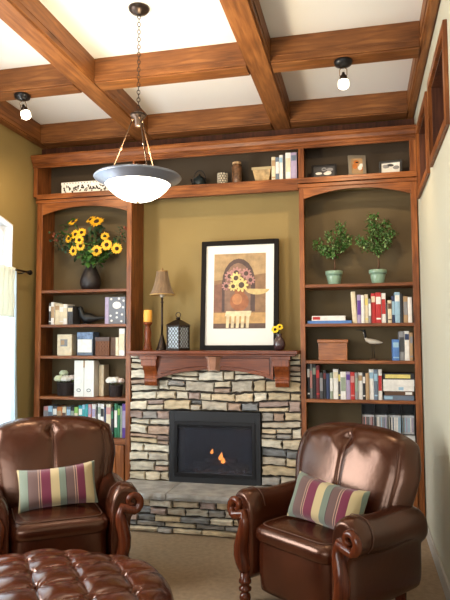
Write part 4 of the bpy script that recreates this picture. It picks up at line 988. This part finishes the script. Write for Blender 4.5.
# ================================================================ RECLINERS
def recliner(label):
    t = thing('recliner', label, 'armchair', (0, 0, 0), group='matching brown leather recliners')
    # seat base / front panel
    m = MB()
    def base(u, v):
        a = 2*PI*u; n = 7
        c, s = math.cos(a), math.sin(a); k = 1/(abs(c)**n+abs(s)**n)**(1/n)
        z = .10+.30*v; bul = 1+.02*math.sin(PI*v)
        return (.285*k*c*bul, -.06+.318*k*s*bul, z)
    m.grid(base, 72, 10, True); m.q([base(i/72, 0) for i in range(72)], [tuple(range(72))]); m.q([base(i/72, 1) for i in range(72)], [tuple(range(72))])
    m.build('seat_base', LEATHER, t, local=True)
    # seat cushion
    def pad(cx, cy, cz, hx, hy, hz, n=5, crown=.02, nu=64, nv=24):
        def f(u, v):
            a = 2*PI*u; b = -PI/2+PI*v
            c, s = math.cos(a), math.sin(a); k = 1/(abs(c)**n+abs(s)**n)**(1/n)
            cb, sb = math.cos(b), math.sin(b); kb = 1/(abs(cb)**3.2+abs(sb)**3.2)**(1/3.2)
            x, y = hx*k*c*cb*kb, hy*k*s*cb*kb; z = hz*sb*kb
            if sb > 0: z += crown*(1-(x/hx)**2)*(1-(y/hy)**2)
            return (cx+x, cy+y, cz+z)
        return f
    cu = MB().grid(pad(0, -.10, .405, .288, .30, .072, n=9), 72, 26, True).build('seat_cushion', LEATHER, t, local=True)
    f = pad(0, -.10, .405, .290, .302, .073, n=9)
    MB().tube([f(i/72, .72) for i in range(72)], .0035, 6, closed=True).build('piping', SEAM, cu, local=True)
    # arms
    for sx in (-1, 1):
        def sec(k):   # outline in local x,z for arm, k 0..1 around
            pts = [(.285, .12), (.285, .30), (.287, .44), (.292, .53), (.312, .588), (.350, .618), (.392, .622), (.436, .608), (.464, .572), (.476, .525), (.466, .478), (.440, .446), (.420, .430), (.414, .38), (.414, .30), (.414, .12)]
            return pts
        P = sec(0); K = len(P)
        ys = [-.385, -.392, -.372, -.33, -.26, -.14, -.02, .10, .20, .26, .275]
        ins = [.52, .80, .97, 1.04, 1.0, .98, .99, 1.0, .96, .85, .5]
        drop = [0, 0, .006, .012, .004, -.012, -.008, .0, -.02, -.05, -.08]
        m = MB()
        def fa(u, v):
            i = min(int(round(u*(len(ys)-1))), len(ys)-1); x = v*K; a = int(x) % K; fr = x-int(x)
            p = P[a]; cx, cz = .355, .46 if p[1] > .3 else .40
            xx = cx+(p[0]-cx)*ins[i]; zz = p[1]+(drop[i] if p[1] > .4 else 0)
            if p[1] > .4: zz = .46+(zz-.46)*(.5+.5*ins[i])
            return (sx*xx, ys[i], zz)
        m.grid(fa, len(ys), K, False, True)
        m.q([fa(0, j/K) for j in range(K)], [tuple(range(K))], None, True); m.q([fa(1, j/K) for j in range(K)], [tuple(range(K))], None, True)
        arm = m.build('arm', LEATHER, t, sub=2, local=True)
        MB().tube([Vector(fa(4/10, j/K))+Vector((sx*(.004 if P[j][0] > .37 else -.003), -.02, .004)) for j in range(3, 12)], .0025, 6).build('seam', SEAM, arm, local=True)
        # carved wooden arm front: scroll, neck, belly, turned foot
        pts = []; rad = []
        cx, cz = .418, .530
        for i in range(22):
            a = -PI*1.1+i/21*PI*2.05   # spiral grows outward
            r = .008+.050*i/21
            ang = PI*.55-a
            pts.append((sx*(cx+r*math.cos(ang)*1.0), -.394, cz+r*math.sin(ang))); rad.append(.012+.015*i/21)
        # from the scroll down the inner side
        last = pts[-1]
        for (x, z_, r) in ((.350, .50, .028), (.345, .46, .031), (.350, .42, .037), (.362, .37, .045), (.372, .32, .053), (.370, .27, .057), (.358, .225, .052), (.348, .195, .042), (.345, .175, .034)):
            pts.append((sx*x, -.392, z_)); rad.append(r)
        m = MB().tube(pts, [(r, min(r, .040)) if i > 21 else r for i, r in enumerate(rad)], 14, flat=(0, 1, 0))
        col = m.build('carved_post', CARVED, t, local=True)
        MB().lathe([(.020, 0), (.030, .012), (.034, .03), (.030, .048), (.020, .055), (.022, .062), (.036, .070), (.038, .084), (.026, .092), (.026, .104), (.037, .112), (.037, .128), (.028, .138), (.030, .175)], (sx*.345, -.392, 0), 18).build('turned_foot', CARVED, col, local=True)
        MB().lathe([(.024, 0), (.03, .03), (.034, .12), (.034, .16)], (sx*.30, .20, 0), 14).build('rear_leg', CARVED, t, local=True)
    # back cushion
    lean = math.radians(15)
    Hh, Wt, Wb = .618, .442, .375
    def bk(front):
        def f(u, v):
            s_ = 2*u-1; q = v
            w_ = Wb+(Wt-Wb)*min(1, q*1.6)
            # rounded top outline
            top = (1-abs(s_)**3.2)
            x = s_*w_*(1-.10*max(0, q-.72)**1.2*3.2*abs(s_)**2)
            z = q*(Hh-.080*abs(s_)**2.8)
            eu = 1-abs(s_)**5; ev = 1-abs(2*q-1)**7
            th = (.115 if front else .10)*(max(0, eu)*max(0, ev))**.42
            if front:
                bul = .035*(1-s_*s_)*math.sin(PI*min(1, q*1.05))**.7 if q*1.05 < 1 else 0
                th += bul
                th -= .016*math.exp(-(s_/.028)**2)*(1 if q > .12 else 0)*min(1, (1.02-q)*8)
                th -= .030*math.exp(-((s_)/.10)**2-((q-.86)/.05)**2)
                th += .006*math.sin(16*s_+6*q)*math.exp(-((q-.84)/.09)**2)*(1-abs(s_))
                th -= .010*math.exp(-((abs(s_)-.80)/.03)**2)*ev
                y = -th
            else: y = th*.75
            yy = .10+y+math.sin(lean)*z; zz = .40+z*math.cos(lean)-y*math.sin(lean)*.2
            return (x, yy, zz)
        return f
    m = MB(); m.grid(bk(True), 61, 45); m.grid(bk(False), 61, 45)
    b = m.build('backrest', LEATHER, t, local=True)
    f = bk(True)
    MB().tube([Vector(f(.5, v/20))+Vector((0, -.001, 0)) for v in range(3, 19)], .003, 6).build('centre_seam', SEAM, b, local=True)
    pts = [Vector(f(.10, v/24)) for v in range(2, 22)]; pts2 = [Vector(f(.90, v/24)) for v in range(2, 22)]
    for p in (pts, pts2): MB().tube([q+Vector((0, -.001, 0)) for q in p], .0025, 6).build('side_seam', SEAM, b, local=True)
    return t
r1 = recliner('brown leather recliner on the right, turned to the left beside the sage wall')
r1.location = (1.031, -1.385, 0); r1.rotation_euler = (0, 0, math.radians(-37))
r2 = dup(r1, (-.752, -1.41, 0), math.radians(36), 'brown leather recliner on the left behind the tufted ottoman')

# striped lumbar pillows
def stripes():
    m = bpy.data.materials.new('striped_weave'); m.use_nodes = True; nt = m.node_tree; b = nt.nodes['Principled BSDF']
    b.inputs['Roughness'].default_value = .85; b.inputs['Sheen Weight'].default_value = .2
    tc = nt.nodes.new('ShaderNodeTexCoord'); sp = nt.nodes.new('ShaderNodeSeparateXYZ'); mr = nt.nodes.new('ShaderNodeMapRange')
    mr.inputs[1].default_value = -.25; mr.inputs[2].default_value = .25
    rp = nt.nodes.new('ShaderNodeValToRGB'); rp.color_ramp.interpolation = 'CONSTANT'
    cr, gr, br, mg, pk, dk = (.45, .35, .18), (.14, .17, .125), (.11, .058, .05), (.13, .010, .035), (.42, .25, .17), (.035, .015, .02)
    seq = [(0, cr), (.05, gr), (.15, dk), (.156, br), (.27, pk), (.28, br), (.30, pk), (.308, mg), (.42, cr), (.52, gr), (.60, dk), (.606, br), (.70, pk), (.71, br), (.73, pk), (.738, mg), (.83, cr), (.93, gr)]
    e = rp.color_ramp.elements; e[0].position = 0; e[0].color = (*cr, 1); e[1].position = .05; e[1].color = (*gr, 1)
    for p, c in seq[2:]: k = e.new(p); k.color = (*c, 1)
    nt.links.new(tc.outputs['Object'], sp.inputs[0]); nt.links.new(sp.outputs['X'], mr.inputs[0]); nt.links.new(mr.outputs[0], rp.inputs[0])
    wv = nt.nodes.new('ShaderNodeTexWave'); wv.inputs['Scale'].default_value = 120; wv.bands_direction = 'Z'
    nt.links.new(tc.outputs['Object'], wv.inputs['Vector'])
    bp = nt.nodes.new('ShaderNodeBump'); bp.inputs['Strength'].default_value = .3; bp.inputs['Distance'].default_value = .003; nt.links.new(wv.outputs['Fac'], bp.inputs['Height']); nt.links.new(bp.outputs[0], b.inputs['Normal'])
    nt.links.new(rp.outputs[0], b.inputs['Base Color']); return m
STR = stripes()
def pillow(label, loc, rot):
    W, H, D = .235, .122, .075; m = MB()
    def side(sg):
        def f(u, v):
            a, b = 2*u-1, 2*v-1
            th = D*(max(0, 1-a**4)*max(0, 1-b**4))**.5
            x = a*W*(1-.05*(1-b*b))*1; z = b*H*(1-.09*(1-a*a)*abs(b))*(1+.05*abs(a)**3)
            return (x, sg*(th+.002), z)
        return f
    m.grid(side(-1), 41, 27); m.grid(side(1), 41, 27)
    f, g2 = side(-1), side(1)
    n = 40; ring = [(i/n, 0) for i in range(n)]+[(1, i/n) for i in range(n)]+[(1-i/n, 1) for i in range(n)]+[(0, 1-i/n) for i in range(n)]
    m.tube([(Vector(f(*p))+Vector(g2(*p)))/2 for p in ring], .004, 6, closed=True)
    o = m.build('lumbar_pillow', STR, origin=(0, 0, 0)); o.location = loc; o.rotation_euler = rot
    return tag(o, label, 'pillow', 'striped lumbar pillows')
pillow('striped maroon, sage and cream lumbar pillow on the right recliner', (1.00, -1.56, .60), (math.radians(-22), math.radians(5), math.radians(-32)))
pillow('striped maroon, sage and cream lumbar pillow on the left recliner', (-.665, -1.52, .605), (math.radians(-22), math.radians(-4), math.radians(30)))

# ================================================================ TUFTED OTTOMAN
OC = Vector((-.15, -2.65, 0)); OR_ = math.radians(-6)
t = thing('tufted_ottoman', 'large round-cornered oxblood leather ottoman with deep button tufting', 'ottoman', OC, OR_)
ax, ay, ne = .54, .56, 2.5
PA, PB = .26, .28     # diamond spacing
def lattice(x, y): return (x/PA+y/PB), (x/PA-y/PB)
def topz(x, y, rr):
    u, v = lattice(x, y); su, sv = abs(math.sin(PI*u)), abs(math.sin(PI*v))
    puff = (1-(1-su)**2.2)*.5+(1-(1-sv)**2.2)*.5
    du, dv = u-round(u), v-round(v); d2 = (du*du+dv*dv)
    fade = max(0, min(1, (1.0-rr)/.10))
    z = .445+.045*(1-rr**3)
    z += fade*(.029*(su*sv)**.36-.022-.034*math.exp(-d2/.006))
    # fine creases running into the buttons
    an = math.atan2(dv, du); z += fade*.0035*math.cos(10*an)*math.exp(-d2/.03)
    return z
m = MB(); NT, NR = 220, 96
def ot(u, v):
    a = 2*PI*u; c, s = math.cos(a), math.sin(a); k = 1/(abs(c/ax)**ne+abs(s/ay)**ne)**(1/ne)
    if v <= .8:
        rr = v/.8; rr = .004+.996*rr**.85
        x, y = k*c*rr, k*s*rr; z = topz(x, y, rr)
        if rr > .9: z -= .05*((rr-.9)/.1)**2
        return (x, y, z)
    q = (v-.8)/.2; z0 = topz(k*c, k*s, 1)-.05
    z = z0+(.10-z0)*q; bul = 1+.035*math.sin(PI*min(1, q*1.6))-.02*q
    return (k*c*bul, k*s*bul, z)
m.grid(ot, NT, NR, True)
m.build('cushion', LEATHER2, t, local=True)
m = MB()
m.q([ot(i/NT, 1) for i in range(NT)], [tuple(range(NT))]); m.build('underside', BLACK, t, local=True)
for i in range(-7, 8):
    for j in range(-7, 8):
        x = (i+j)*PA/2; y = (i-j)*PB/2
        rr = ((abs(x)/ax)**ne+(abs(y)/ay)**ne)**(1/ne)
        if rr < .90:
            MB().lathe([(.015, -.006), (.017, 0), (.013, .006), (.005, .009), (.001, .0095)], (x, y, topz(x, y, rr)+.002), 12).build('button', LEATHER2, t, local=True)
for sx in (-1, 1):
    for sy in (-1, 1): MB().lathe([(.022, 0), (.034, .02), (.038, .05), (.026, .08), (.03, .12)], (sx*.36, sy*.36, 0), 16).build('bun_foot', CARVED, t, local=True)
